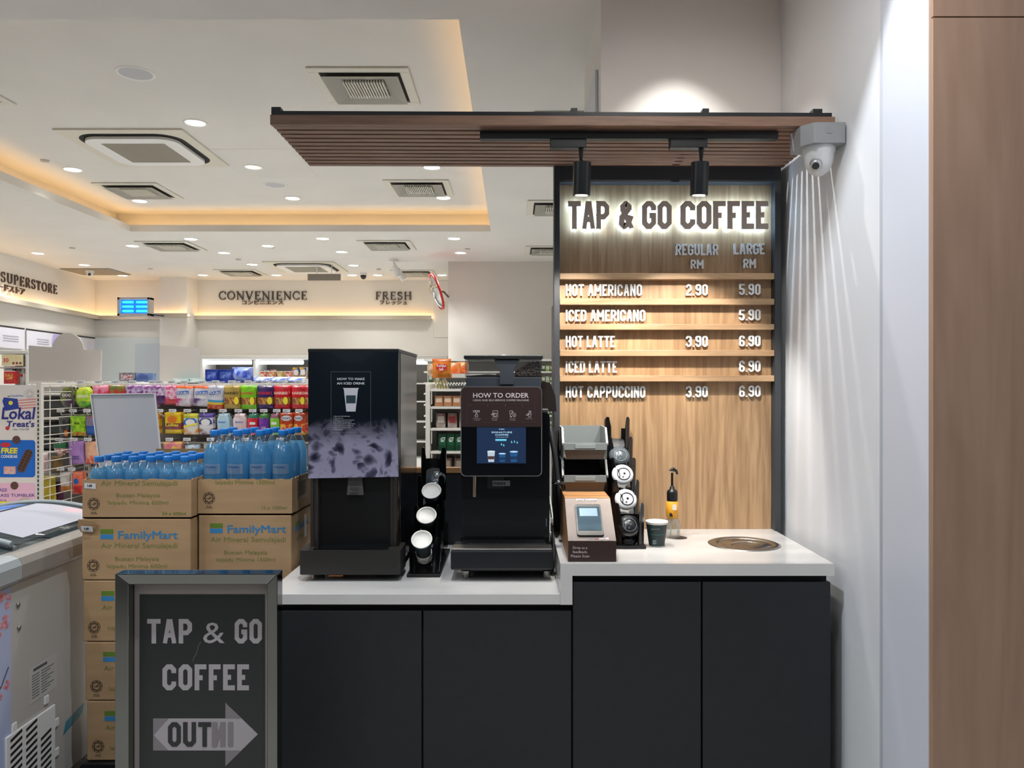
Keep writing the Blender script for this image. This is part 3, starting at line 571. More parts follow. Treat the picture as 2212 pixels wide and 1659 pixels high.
# security camera on the right wall, conduit
t = thing('security_camera', 'white dome security camera on a grey box below the right end of the canopy', 'camera', (1.03, 2.6, 2.475))
m_cg = M('camera_box_grey', '8f9193', .5); bxm = MB().prism([(.968, 2.70), (.968, 2.60), (1.0, 2.56), (1.105, 2.56), (1.105, 2.70)], (0, 0, 2.472), (1, 0, 0), (0, 1, 0), .068)
bxm.build('junction_box', m_cg, t, .004); MB().lathe([(0, 0), (.011, 0)], (1.05, 2.5585, 2.445), 20, axis=(0, -1, 0)).build('screw_cap', M('cap_line', '8b8d90', .5), t)
MB().lathe([(.054, 0), (.054, -.014), (.05, -.022), (.046, -.05), (.034, -.078), (.014, -.092), (0, -.094)], (1.04, 2.625, 2.404), 32).build('dome', M('camera_white', 'd4d5d6', .35), t)
q = Vector((1.016, 2.588, 2.338)); ax = Vector((-.35, -.75, -.55)).normalized()
MB().lathe([(0, .012), (.013, .012), (.018, .009), (.021, -.01)], q, 24, axis=ax).build('lens_ring', M('lens_silver', 'b6b8ba', .25, .6), t); MB().lathe([(0, .0135), (.012, .0125)], q, 20, axis=ax).build('lens', m_blackg, t)
pts = []; 
for i in range(60): a = i / 59; pts.append((P(1672, 0, 2.8).x + .165 * a, 2.80, 2.524 + .048 * math.sin(PI * min(1, a * .93 + .07)) ** .7))
o = MB().tube(pts, [.010 if i % 2 else .0085 for i in range(60)], 12).build('flexible_conduit', M('conduit_steel', 'b9b9b5', .35, .7)); tag(recenter(o, pts[0]), 'ribbed grey flexible conduit arching over the right end of the canopy', 'conduit')

# ---------------------------------------------------------------- ice dispenser
t = thing('ice_dispenser', 'tall black ice dispenser with iced-drink instruction sheet on the left of the worktop', 'ice dispenser', (-.417, 2.77, ZL)); ID = t
m_ib = M('dispenser_black', '0e1013', .3, coat=.2); m_side = M('dark_stainless', '909096', .2, 1, col2='6a6a72', scale=(3, 3, .8)); m_bz = M('bronze_trim', '4a4542', .3, .8)
X0, X1, Y0, Y1 = -.738, -.417, 2.77, 3.30
bx('side_panel', X1 - .012, X1 + .0, Y0 + .06, Y1, ZL + .03, 1.715, m_side, t, .001)
bx('cabinet_body', X0 + .002, X1 - .0125, Y0 + .08, Y1, ZL + .03, 1.715, m_ib, t, .002)
bx('top_cover', X0 - .003, X1 + .003, Y0 - .005, Y1 + .002, 1.7155, 1.728, m_black, t, .003)
for a, b in ((X0, X0 + .035), (X1 - .035, X1)): MB().prism(rrect(b - a, .06, .02, 5, a, Y0), (0, 0, 1.7145), (1, 0, 0), (0, 1, 0), 1.7145 - ZL - .03).build('front_post', m_bz, t)
bx('recess_panel', X0 + .035, X1 - .035, Y0 + .02, Y0 + .079, ZL + .11, 1.30, M('recess_black', '0a0b0d', .35), t)
bx('upper_housing', X0 + .0355, X1 - .0355, Y0 + .004, Y0 + .078, 1.301, 1.712, m_ib, t)
MB().prism([(-.030, 0), (.030, 0), (.024, .075), (-.024, .075)], (-.573, Y0 + .008, 1.20), XU, ZU, .01).build('ice_chute', M('chute_grey', '4c4a48', .45), t, .004)
bx('chute_button', -.588, -.558, Y0 - .005, Y0 - .0025, 1.218, 1.232, M('chute_dark', '353433', .5), t, .002)
MB().prism(rrect(.356, .145, .012, 4, -.755, 2.705), (0, 0, 1.015), (1, 0, 0), (0, 1, 0), .085).build('drip_tray', M('tray_bronze', '23211f', .45), t, .002)
bx('tray_grille', X0 + .03, X1 - .03, 2.715, 2.82, 1.015, 1.019, m_blackg, t); bx('orange_strip', -.655, -.605, 2.724, 2.7245, .920, .9235, M('orange_strip_paint', 'd07a20', .5), t)
for a in (X0 + .03, X1 - .05):
    for b in (2.80, 3.25): MB().lathe([(.02, 0), (.02, .024), (.016, .03)], (a, b, ZL), 18).lathe([(0, .0003), (.02, .0003)], (a, b, ZL), 18).build('foot', m_black, t)
# instruction sheet, bulging a little
sh = MB(); ny = 16; nx = 14; zt, zb = 1.722, 1.268; vs = []
for j in range(ny + 1):
    for i in range(nx + 1):
        a = i / nx; b = j / ny; xx = X0 - .001 + (.325) * a - .004 * math.sin(b * 3.1) * (1 if a > .97 else 0); bul = .008 * math.sin(PI * b) * math.sin(PI * min(1, a * .9 + .05))
        vs.append((xx, Y0 - .004 - bul - (.004 if j == ny else 0), zt + (zb - zt) * b - (.006 * (1 - a) if j == ny else 0)))
sh.add(vs, [(j * (nx + 1) + i, (j + 1) * (nx + 1) + i, (j + 1) * (nx + 1) + i + 1, j * (nx + 1) + i + 1) for j in range(ny) for i in range(nx)], 0, True)
def ice_mat():
    m = M('ice_print', '0b141b', .22, coat=.4); nt = m.node_tree; b = nt.nodes['Principled BSDF']
    tc = nt.nodes.new('ShaderNodeTexCoord'); sep = nt.nodes.new('ShaderNodeSeparateXYZ'); nt.links.new(tc.outputs['Object'], sep.inputs[0])
    nz = nt.nodes.new('ShaderNodeTexNoise'); nz.inputs['Scale'].default_value = 9; nz.inputs['Distortion'].default_value = .9; nz.inputs['Detail'].default_value = 3
    vo = nt.nodes.new('ShaderNodeTexVoronoi'); vo.inputs['Scale'].default_value = 1; vo.feature = 'F1'; vo.distance = 'EUCLIDEAN'
    nt.links.new(tc.outputs['Object'], nz.inputs['Vector']); v1 = nt.nodes.new('ShaderNodeVectorMath'); v1.operation = 'MULTIPLY_ADD'; v1.inputs[1].default_value = (24, 24, 24); nt.links.new(tc.outputs['Object'], v1.inputs[0])
    v2 = nt.nodes.new('ShaderNodeVectorMath'); v2.operation = 'SCALE'; v2.inputs['Scale'].default_value = 2.4; nt.links.new(nz.outputs['Color'], v2.inputs[0]); nt.links.new(v2.outputs[0], v1.inputs[2]); nt.links.new(v1.outputs[0], vo.inputs['Vector'])
    mx = nt.nodes.new('ShaderNodeMath'); mx.operation = 'MULTIPLY_ADD'; mx.inputs[1].default_value = .35; nt.links.new(nz.outputs['Fac'], mx.inputs[0]); sc_ = nt.nodes.new('ShaderNodeSeparateXYZ'); nt.links.new(vo.outputs['Color'], sc_.inputs[0]); m3 = nt.nodes.new('ShaderNodeMath'); m3.operation = 'MULTIPLY_ADD'; m3.inputs[1].default_value = .55; nt.links.new(sc_.outputs['X'], m3.inputs[0]); nt.links.new(vo.outputs['Distance'], m3.inputs[2]); nt.links.new(m3.outputs[0], mx.inputs[2])
    r = nt.nodes.new('ShaderNodeValToRGB'); e = r.color_ramp.elements; e[0].position = .5; e[0].color = lin('1c2030'); e[1].position = 1; e[1].color = lin('8b889e')
    k = e.new(.68); k.color = lin('3e3d50'); k = e.new(.86); k.color = lin('68657a'); nt.links.new(mx.outputs[0], r.inputs['Fac'])
    g = nt.nodes.new('ShaderNodeMath'); g.operation = 'MULTIPLY_ADD'; g.inputs[1].default_value = -9; g.inputs[2].default_value = 4.7   # printed picture fills the lower third of the sheet
    g2 = nt.nodes.new('ShaderNodeMath'); g2.operation = 'MULTIPLY_ADD'; g2.inputs[1].default_value = .9; nt.links.new(nz.outputs['Fac'], g2.inputs[0]); nt.links.new(g.outputs[0], g2.inputs[2]); g2.use_clamp = True
    nt.links.new(sep.outputs['Z'], g.inputs[0]); mix = nt.nodes.new('ShaderNodeMixRGB'); mix.inputs[1].default_value = lin('0b141b')
    nt.links.new(g2.outputs[0], mix.inputs[0]); nt.links.new(r.outputs['Color'], mix.inputs[2]); nt.links.new(mix.outputs[0], b.inputs['Base Color']); return m
sheet = sh.build('instruction_sheet', ice_mat(), t, label='glossy dark sheet with ice picture and iced drink instructions')
m_pr = M('pale_print', 'c4c8cc', .5); m_prd = M('faint_print', '6c7680', .5); ys = Y0 - .0135
pp = lambda x, y: P(x, y, ys)
def lines(mb, items, x, y, dy, h, Y, w=None, align='l', **k):
    for i, s_ in enumerate(items): q = P(x, y + i * dy, Y); mb.text(s_, q, h, align=align, width=None, **k)
g = MB(); q = pp(758, 821); g.text('HOW TO MAKE', q, .0085, align='c', width=.098, bold=.01); q = pp(758, 830.5); g.text('AN ICED DRINK', q, .0085, align='c', width=.101, bold=.01)
for i, s_ in enumerate(['1. Select your desired beverage.', '2. Take a cold cup.', '3. Hold the cup under the ice dispenser', '    until it is filled to the indicated line.', '4. Place the cup under the coffee machine.', '5. Make payment and the machine will', '    dispense your selected beverage.', '6. Add a lid. Enjoy!']): g.text(s_, pp(720, 900 + i * 4.1), .0034, depth=.0003)
g.build('sheet_text', m_pr, sheet)
g = MB(); a = pp(715, 935); b = pp(801, 803)
for x0, x1, z0, z1 in ((a.x, b.x, a.z, a.z + .0006), (a.x, b.x, b.z - .0006, b.z), (a.x, a.x + .0006, a.z, b.z), (b.x - .0006, b.x, a.z, b.z)): g.box(x0, x1, ys - .0004, ys, z0, z1)
g.build('sheet_border', m_prd, sheet)
a = pp(758, 889); MB().prism([(-.0165, 0), (.0165, 0), (.0255, .080), (.028, .082), (.028, .0845), (-.028, .0845), (-.028, .082), (-.0255, .080)], a, XU, ZU, .0006).build('printed_cup', M('printed_cup_grey', 'b4b3bb', .5), sheet)
MB().prism([(-.0165, .030), (.0165, .030), (.0175, .058), (-.0175, .058)], a + Vector((0, -.0006, 0)), XU, ZU, .0003).build('cup_label', M('print_teal', '17303a', .5), sheet)
ID.rotation_euler = (0, 0, -.0)

# ---------------------------------------------------------------- coffee machine
t = thing('coffee_machine', 'black self-service coffee machine with touch screen and bean hopper', 'coffee machine', (-.04, 2.75, ZL)); CM = t
m_cb = M('machine_black', '07090d', .2, coat=.25); m_cs = M('machine_satin', '0c1016', .4)
X0, X1 = -.195, .132
MB().prism(rrect(X1 - X0, .60, .012, 4, X0, ZL + .0), (0, 2.86, .0), XU, ZU, .40).build('body', m_cb, t, .003) if False else MB().prism(rrect(X1 - X0, 1.495 - .975, .014, 4, X0, .975), (0, 2.84, 0), XU, ZU, .40).build('body', m_cb, t, .002)
bx('tray_base', -.222, .138, 2.70, 2.86, .947, 1.017, m_cs, t, .006); bx('underframe', -.19, .11, 2.76, 3.2, .93, .975, m_cs, t)
bx('tray_edge', -.218, .134, 2.702, 2.772, 1.0175, 1.0235, M('streaked_steel', 'cfccc6', .3, 1, col2='9d9a95', scale=(2, 30, 30)), t, .002)
g = MB()
for k in range(12): g.box(-.19, .115, 2.776 + k * .0055, 2.779 + k * .0055, 1.0175, 1.026)
g.build('drip_grille', m_black, t)
for a in (-.171, .117):
    for b in (2.765, 3.15): MB().lathe([(0, .0003), (.013, .0003), (.0145, .004), (.0145, .026)], (a, b, ZL), 20).build('foot', m_steel, t)
m_clear = clear('clear_plastic', 'eef0f2', .05, .02)
bx('hopper_base', -.178, .102, 2.87, 3.12, 1.4955, 1.626, M('hopper_grey', '2c3138', .4), t, .003)
MB().prism([(-.182, 0), (.104, 0), (.104, .066), (-.182, .066)], (0, 2.868, 1.6265), XU, ZU, .255).build('hopper_glass', m_clear, t)
MB().prism([(-.052, 1.600), (.0, 1.600), (.0, 1.655), (.022, 1.690), (-.074, 1.690), (-.052, 1.655)], (0, 2.864, 0), XU, ZU, .24).build('hopper_divider', M('divider_grey', '30353b', .4), t, .002)
bx('hopper_lid', -.186, .108, 2.858, 3.128, 1.6935, 1.708, m_black, t, .003); MB().lathe([(.012, 0), (.010, .006), (0, .007)], (-.038, 2.99, 1.708), 16).build('lid_knob', M('knob_clear', 'b9bcbc', .3), t)
g = MB(); random.seed(3)
def bean(mb, c, r):
    ax = Vector((random.uniform(-1, 1), random.uniform(-1, 1), random.uniform(-1, 1))).normalized(); mb.lathe([(0, -r * 1.4), (r * .75, -r * .9), (r, 0), (r * .75, r * .9), (0, r * 1.4)], c, 7, axis=ax)
g.prism([(.005, 0), (.1, 0), (.1, .050), (.05, .045), (.005, .024)], (0, 2.878, 1.6275), XU, ZU, .2)
for _ in range(420):
    xx = random.uniform(.008, .098); bean(g, Vector((xx, random.choice((2.8745, 2.876, 2.873)), 1.630 + random.random() * (.018 + .034 * min(1, (xx - .005) / .06)))), .0036)
g.build('coffee_beans', M('bean_brown', '251a14', .35, coat=.3, col2='3a2a20', scale=(90, 90, 90)), t, label='dark roasted beans in the right hopper half')
g = MB().prism([(-.178, 0), (-.056, 0), (-.056, .007), (-.10, .01), (-.178, .004)], (0, 2.878, 1.6275), XU, ZU, .2); g.build('coffee_grounds', M('bean_dark', '17110e', .5), t)
MB().prism([(0, 0), (.055, 0), (.05, .06), (.03, .11), (.0, .115)], (.108, 2.93, 1.496), XU, ZU, .2).build('milk_container', M('dark_brown_cover', '1d1614', .35), t, .004)
bx('service_lid', .105, .128, 2.85, 3.05, 1.4955, 1.508, m_steel, t, .002); MB().lathe([(.006, 0), (.006, .01), (0, .01)], (-.175, 2.855, 1.496), 12).build('lock', m_steel, t)
# touch panel with brown instruction card
pY = 2.76; a = P(995, 1029, pY); b = P(1171, 835, pY); pw_, ph = b.x - a.x, b.z - a.z
MB().prism(rrect(pw_, ph, .018, 6, a.x, a.z), (0, pY, 0), XU, ZU, .03).build('panel_rim', M('panel_rim_silver', 'a9a8a8', .3, .7), t)
pan = MB().prism(rrect(pw_ - .006, ph - .006, .016, 6, a.x + .003, a.z + .003), (0, pY - .0012, 0), XU, ZU, .001).build('touch_panel', m_cb, t)
zc = P(0, 922, pY).z; card = MB(); pl = [q for q in rrect(pw_ - .004, ph - .004, .017, 8, a.x + .002, a.z + .002) if q[1] > zc] ; pl = [(b.x - .002, zc)] + pl + [(a.x + .002, zc)]
cY = pY - .0022; m_cd = M('card_brown', '2d1b19', .45); card.prism(pl, (0, cY, 0), XU, ZU, .0008); card = card.build('instruction_card', m_cd, t, label='dark brown order instruction card')
m_ct = M('card_print', 'c9bfbd', .5); g = MB(); q = P(1082, 859, cY); g.text('HOW TO ORDER', q, .0175, align='c', width=.199, bold=.012); q = P(1082, 866.5, cY); g.text('USING OUR SELF-SERVICE COFFEE MACHINE', q, .0066, align='c', width=.2)
for i, (s1, s2) in enumerate((('Select your beverage', 'on the screen'), ('Place cup under', 'coffee machine'), ('Make payment', 'at the terminal'), ('Enjoy your coffee', ''))):
    xx = (1030, 1068.5, 1107, 1143)[i]; g.text(s1, P(xx, 905, cY), .0024, align='c', depth=.0003); s2 and g.text(s2, P(xx, 908, cY), .0024, align='c', depth=.0003); g.text(str(i + 1), P(xx - 15, 877, cY), .0032, align='c')
g.build('card_text', m_ct, card)
def outline(mb, pts, o, s_, t_=.0011, closed=True):
    L, R = ribbon([(p_[0] * s_, p_[1] * s_) for p_ in pts], t_, closed, False); mb.ribbons([(L, R, closed)], o, 1, depth=.0004)
g = MB(); s_ = .001
hand = [(-4, 0), (4, 0), (5, 4), (5, 9), (1.5, 10), (1.5, 15), (0, 16), (-1.5, 15), (-1.5, 6), (-4, 8), (-5, 6), (-3.5, 3)]
o_ = P(1029, 901, cY); outline(g, hand, o_, s_)
for dx in (-8, 0, 8): outline(g, rrect(6, 6, 1, 2, dx - 3, 18), o_, s_)
o_ = P(1069, 901, cY); outline(g, rrect(17, 23, 1.5, 2, -7, 0), o_, s_); outline(g, [(-3, 3), (5, 3), (6, 14), (-4, 14)], o_, s_); outline(g, [(-13, 9), (-8, 13), (0, 13), (1, 11), (-4, 10), (-5, 8)], o_, s_)
o_ = P(1107, 901, cY); outline(g, [(-8, 6), (-10, 20), (-8, 23), (0, 23), (1, 18)], o_, s_); outline(g, [(-3, 17), (2, 19), (8, 6), (3, 4)], o_, s_); outline(g, [(3, 2), (9, 0), (12, 6), (11, 12), (8, 14)], o_, s_, closed=False); outline(g, rrect(6, 3, .5, 2, -8, 0), o_, s_)
o_ = P(1144, 901, cY); outline(g, [(-4, 0), (4, 0), (5.5, 14), (-5, 14)], o_, s_); outline(g, [(-12, 7), (-7, 11), (-1, 11), (0, 9), (-5, 8), (-7, 6)], o_, s_)
for dx in (-2, 1, 4): outline(g, [(dx, 17), (dx + 1, 19), (dx, 21), (dx + 1, 23)], o_, s_, closed=False)
g.build('card_icons', m_ct, card)
g = MB(); a_ = P(1009, 913, cY); b_ = P(1156, 873, cY)
for x0, x1, z0, z1 in ((a_.x, b_.x, a_.z, a_.z + .0005), (a_.x, b_.x, b_.z - .0005, b_.z), (a_.x, a_.x + .0005, a_.z, b_.z), (b_.x - .0005, b_.x, a_.z, b_.z)): g.box(x0, x1, cY - .0004, cY, z0, z1)
g.build('card_border', M('card_line', '5b4542', .5), card)
sY = pY - .0028; a = P(1030, 1001, sY); b = P(1136, 923, sY); scr = bx('screen', a.x, b.x, sY, sY + .0012, a.z, b.z, E('screen_navy', '0e2c52', .75), t)
sc_t = E('screen_white', 'bfe6ff', 1.0); sc_b = E('screen_blue', '1c5a94', .8); sc_c = E('screen_cyan', '6fd0ee', .9); g = MB(); q = lambda x, y: P(x, y, sY - .0002)
g.text('FamilyMart', q(1084, 928), .0033, align='c', bold=.02); g.text('SIGNATURE', q(1084, 935.5), .0058, align='c', width=.074, bold=.01); g.text('COFFEE', q(1084, 941), .0055, align='c', width=.048, bold=.01); g.text('YOUR DAILY PREMIUM COFFEE', q(1084, 945), .0024, align='c'); g.build('screen_text', sc_t, scr)
p_ = q(1070, 952.5); MB().prism(rrect(.04, .007, .0015, 3), p_, XU, ZU, .0003).build('screen_button', sc_c, scr)
def scup(x, y, w, h, m1, m2, m3):
    o = q(x, y); MB().prism([(-w * .38, 0), (w * .38, 0), (w * .5, h), (-w * .5, h)], o, XU, ZU, .0003).build('pictured_cup', m1, scr)
    MB().prism(disc(0, h, w * .53, w * .10), o + Vector((0, -.0003, 0)), XU, ZU, .0003).build('pictured_lid', m2, scr)
    MB().prism([(-w * .40, h * .25), (w * .40, h * .25), (w * .44, h * .55), (-w * .44, h * .55)], o + Vector((0, -.0003, 0)), XU, ZU, .0003).build('pictured_sleeve', m3, scr)
scup(1061, 998, .027, .038, E('sc_milk', 'cfdce8', .8), E('sc_foam', 'e9f4fb', .9), E('sc_brown', '5a3d3a', .7)); scup(1085, 998, .024, .030, sc_b, sc_t, E('sc_navy2', '0b3a66', .7)); scup(1110, 998, .028, .037, sc_b, sc_t, E('sc_navy2', '0b3a66', .7))
g = MB()
for xx, yy in ((1082, 962), (1087, 964), (1104, 957), (1110, 956), (1116, 958)): g.prism([(0, 0), (.005, 0), (.003, .006), (.001, .009), (0, .004)], q(xx, yy), XU, ZU, .0003)
g.build('pictured_steam', sc_c, scr)
MB().prism(rrect(.062, .045, .003, 3, P(1052, 0, 2.8).x, P(0, 1058, 2.8).z), (0, 2.832, 0), XU, ZU, .02).build('badge_plate', m_cs, t)
a = P(1064, 1050, 2.83); b = P(1102, 1038, 2.83); o_ = bx('badge', a.x, b.x, 2.830, 2.8315, a.z, b.z, M('badge_silver', '8d9193', .3, .7), t); MB().text('FRANKE', (a.x + .004, 2.8297, a.z + .005), .0095, width=.044, bold=.015).build('badge_letters', m_blackg, o_)
sp_ = MB().tube([(P(1025, 0, 2.80).x, 2.80, 1.285), (P(1025, 0, 2.80).x, 2.80, 1.19)], .0065, 12).build('coffee_spout', M('spout_steel', 'b9a896', .25, .9), t)
bx('side_marking', X1 - .013, X1 - .011, 2.8392, 2.8398, 1.075, 1.105, m_prd, t)
MB().tube([(.135, 2.86, 1.44), (.142, 2.84, 1.40), (.152, 2.82, 1.33), (.160, 2.80, 1.255)], [.012, .012, .010, .008], 12).build('flexible_lance', m_black, t)
MB().lathe([(0, 0), (.024, 0), (.026, .003), (.010, .010), (.007, .02)], (.162, 2.80, 1.238), 24).build('lance_disc', m_blackg, t)
# cables between the machine and the kiosk
o = MB().tube([(.135, 2.92, 1.11), (.150, 2.9, 1.07), (.158, 2.88, 1.06), (.168, 2.87, 1.0), (.172, 2.90, 1.02)], .004).build('power_cable', m_black); 
def cable(name, pts, r, m, lb, grp=None):
    q = []; pts = [Vector(p) for p in pts]
    for i in range(len(pts) - 1):
        p0 = pts[max(0, i - 1)]; p1 = pts[i]; p2 = pts[i + 1]; p3 = pts[min(len(pts) - 1, i + 2)]
        for k in range(8): s_ = k / 8; q.append(.5 * ((2 * p1) + (p2 - p0) * s_ + (2 * p0 - 5 * p1 + 4 * p2 - p3) * s_ ** 2 + (3 * p1 - p0 - 3 * p2 + p3) * s_ ** 3))
    q.append(pts[-1]); o = MB().tube(q, r, 8).build(name, m); return tag(recenter(o, pts[0]), lb, 'cable', grp)
bpy.data.objects.remove(o)
cable('power_cable', [(.141, 3.0, 1.13), (.146, 2.95, 1.08), (.147, 2.86, 1.03), (.146, 2.80, .96), (.135, 2.79, .912), (.10, 2.82, .910)], .004, m_black, 'black cable looping down between the coffee machine and the payment kiosk')
cable('data_cable', [(.140, 3.02, 1.16), (.148, 2.97, 1.10), (.147, 2.93, 1.04), (.1475, 3.0, .96), (.13, 3.05, .909)], .003, m_white, 'thin white cable hanging behind the black one beside the coffee machine')
g = MB()
for k in range(3): g.box(.139, .149, 2.905 + k * .012, 2.914 + k * .012, 1.075 - k * .018, 1.095 - k * .018)
g = g.build('cable_connector', m_white, None, .001); tag(recenter(g, (.144, 2.91, 1.05)), 'white plug connectors among the cables beside the coffee machine', 'connector')
# ================================================================ THINGS ON THE COUNTER
# tiered holders
def holder(lb, x, y, z, tiers, w, dy, dz, y0z, grp, base_w=None, tilt=.5):
    """stepped holder: every tier is a slotted, leaning half tube with two rounded horns"""
    t = thing('cup_holder', lb, 'cup holder', (x, y, z), grp); bw = (base_w or w) / 2; D = dy * (tiers - 1) + .06
    MB().box(x - bw, x + bw, y, y + D + .06, z, z + .012).build('base', m_black, t, .002)
    MB().prism([(y + .02, z + .012), (y + D + .06, z + .012), (y + D + .06, z + y0z + dz * (tiers - 1) - .02), (y + D + .03, z + y0z + dz * (tiers - 1) - .02), (y + .05, z + y0z - .06)], (x + bw * .55, 0, 0), (0, 1, 0), (0, 0, 1), bw * 1.1).build('spine', m_black, t)
    for k in range(tiers):
        cx_, cy_, cz_ = x, y + .04 + dy * k, z + y0z + dz * k; r = w / 2 * (1.12 if k == 0 and base_w else 1); m = MB(); n = 28; vs = []
        ax = Vector((0, math.sin(tilt), math.cos(tilt)))
        low = (z + .012 - cz_) if k == 0 else -max(dz * 1.6, .11)
        for i in range(n + 1):
            th = math.radians(-90 + 36 + (360 - 72) * i / n); c_, s_ = math.cos(th), math.sin(th)
            top = .058 * max(0, -s_ + .35) ** .5 * (1 if abs(c_) > .3 else 1) + (.006 if s_ > 0 else 0); e = abs(math.degrees(th) + 90); e = min(e, 360 - e)
            if e < 52: top *= max(0, 1 - ((52 - e) / 16) ** 2 * .75)
            for rr in (r, r - .004):
                lo = Vector((cx_ + c_ * rr, cy_ + s_ * rr * .8 + (.0 if k else .0), cz_ + low)); lo.y += low * math.tan(0.0)
                hi = Vector((cx_ + c_ * rr * 1.06, cy_ + s_ * rr * .8 + top * .12, cz_ + top)); vs += [lo, hi]
        fs = []
        for i in range(n):
            a = i * 4; b = a + 4; fs += [(a, b, b + 1, a + 1), (a + 2, a + 3, b + 3, b + 2), (a + 1, b + 1, b + 3, a + 3), (a, a + 2, b + 2, b)]
        fs += [(0, 1, 3, 2), (n * 4, n * 4 + 2, n * 4 + 3, n * 4 + 1)]
        m.add(vs, fs, 0, False); m.build('tier', M('holder_black', '0b0c0e', .28, coat=.3), t)
    return t
m_cup = M('cup_green_black', '16282a', .5); m_paper = M('cup_paper_white', 'e9e6df', .6); m_teal = M('cup_teal_line', '2c8c85', .5)
def cup_stack(lb, c, n, ax, s=1.0, grp='nested paper cups in the left holder'):
    t = thing('paper_cup', lb, 'cup', c, grp); ax = Vector(ax).normalized(); c = Vector(c)
    g = MB()
    g.lathe([(.024 * s, -.088 * s), (.025 * s, -.09 * s), (.0345 * s, -.008 * s)], c, 28, axis=ax); g.build('sleeve', m_cup, t)
    MB().lathe([(.0345 * s, -.006 * s), (.0355 * s, -.003 * s), (.0375 * s, -.002 * s), (.038 * s, .001), (.036 * s, .0025), (.034 * s, .001), (.033 * s, -.004), (.028 * s, -.012 * s), (0, -.012 * s)], c, 28, axis=ax).build('rim', m_paper, t)
    g = MB(); up = Vector((0, 0, 1)); side = ax.cross(Vector((1, 0, 0))).normalized()
    for k in range(n): q = c - ax * (.088 + .011 * k) * s; g.lathe([(.0285 * s - .0006 * k, 0), (.0305 * s - .0006 * k, .001), (.0305 * s - .0006 * k, .003), (.028 * s - .0006 * k, .004)], q, 24, axis=ax)
    if n: g.build('nested_rims', m_paper, t)
    return t
axc = (0, -.72, .70)
hy = 2.765
holder('black four-tier cup holder with paper cups between the two black machines', -.325, hy, ZL + .0003, 4, .098, .105, .10, .085, 'tiered black cup holders', .12)
p1 = P(911, 1165, 2.75); p1.y = hy - .015
cup_stack('stack of dark paper cups in the lowest tier, white rim facing out', (p1.x, p1.y, p1.z), 6, axc)
for (x, y, Y, lb) in ((921, 1113, 2.862, 'paper cup rim showing in the second tier of the left holder'), (932, 1060, 2.962, 'paper cup rim showing in the third tier of the left holder')):
    p = P(x, y, Y); cup_stack(lb, p, 0, axc, 1.0)
m_lidc = clear('lid_clear', 'a9c4d0', .25, .25, 'a0c0d0'); m_lidw = M('lid_white', 'dedfe0', .35); m_lidb = M('lid_black', '121315', .3, coat=.3)
def lid(lb, c, mat, s=1.0, ax=axc, grp='drink lids in the holders', flat=True):
    t = thing('drink_cover', lb, 'lid', c, grp); ax = Vector(ax).normalized(); c = Vector(c)
    MB().lathe([(.036 * s, -.010), (.0405 * s, -.008), (.041 * s, -.003), (.038 * s, 0), (.035 * s, .006), (.0, .006)], c, 30, axis=ax).build('lid_disc', mat, t)
    u_ = Vector((1, 0, 0)); v_ = u_.cross(ax) * -1; g = MB(); o_ = c + ax * .0075
    if flat:
        for px_, py_, rr in ((-.014, .010, .003), (.006, .0, .0045), (.0, -.014, .003)): g.prism(disc(px_ * s, py_ * s, rr * s, rr * s * .9, 12), o_, u_, v_, .001)
        outline(g, disc(.003 * s, -.002 * s, .024 * s, .024 * s, 24), o_, 1, .0030, u=u_, v=v_); outline(g, [(-.02 * s, .018 * s), (-.012 * s, -.004 * s), (-.014 * s, -.02 * s)], o_, 1, .0035, False, u=u_, v=v_); g.build('sip_marks', m_blackg if mat is m_lidw else M('lid_emboss', '45484c', .3), t)
    return t
outline_old = outline
def outline(mb, pts, o, s_, t_=.0011, closed=True, u=XU, v=None):
    L, R = ribbon([(p_[0] * s_, p_[1] * s_) for p_ in pts], t_, closed, False); v = v or ZU; mb.ribbons([(L, R, closed)], o, 1, u=u, v=v, depth=.0004)
p = P(943, 1034, 3.03); lid('clear lid in the top tier of the left holder', p, m_lidc, .9, flat=False)
rx, ry = .420, 2.775
holder('black five-tier lid holder behind the payment kiosk on the raised worktop', rx, ry, ZR + .0003, 5, .098, .078, .075, .108, 'tiered black cup holders', .115)
for k, (x, y, Y, mt, lb) in enumerate(((1358, 1134, 2.79, m_lidb, 'black drink lid in the lowest tier of the right holder'), (1352, 1078, 2.855, m_lidw, 'white drink lid in the second tier of the right holder'), (1345, 1024, 2.93, m_lidw, 'white drink lid in the third tier of the right holder'), (1338, 984, 3.01, M('lid_smoke', '4c555a', .2), 'smoky grey lid in the fourth tier of the right holder'))):
    p = P(x, y, Y); lid(lb, p, mt, 1.0, (0, -.85, .5))
p = P(1358, 1160, 2.80); MB_ = MB()
t = thing('drink_cover', 'pile of black drink lids low in the front tier of the right holder', 'lid', p, 'drink lids in the holders')
for k in range(4): MB().lathe([(.030, -.005), (.034, -.004), (.034, 0), (.0, .003)], p + Vector((0, .01 + .004 * k, -.008 * k)), 24, axis=(0, -.6, .8)).build('lid_ring', m_lidb, t)

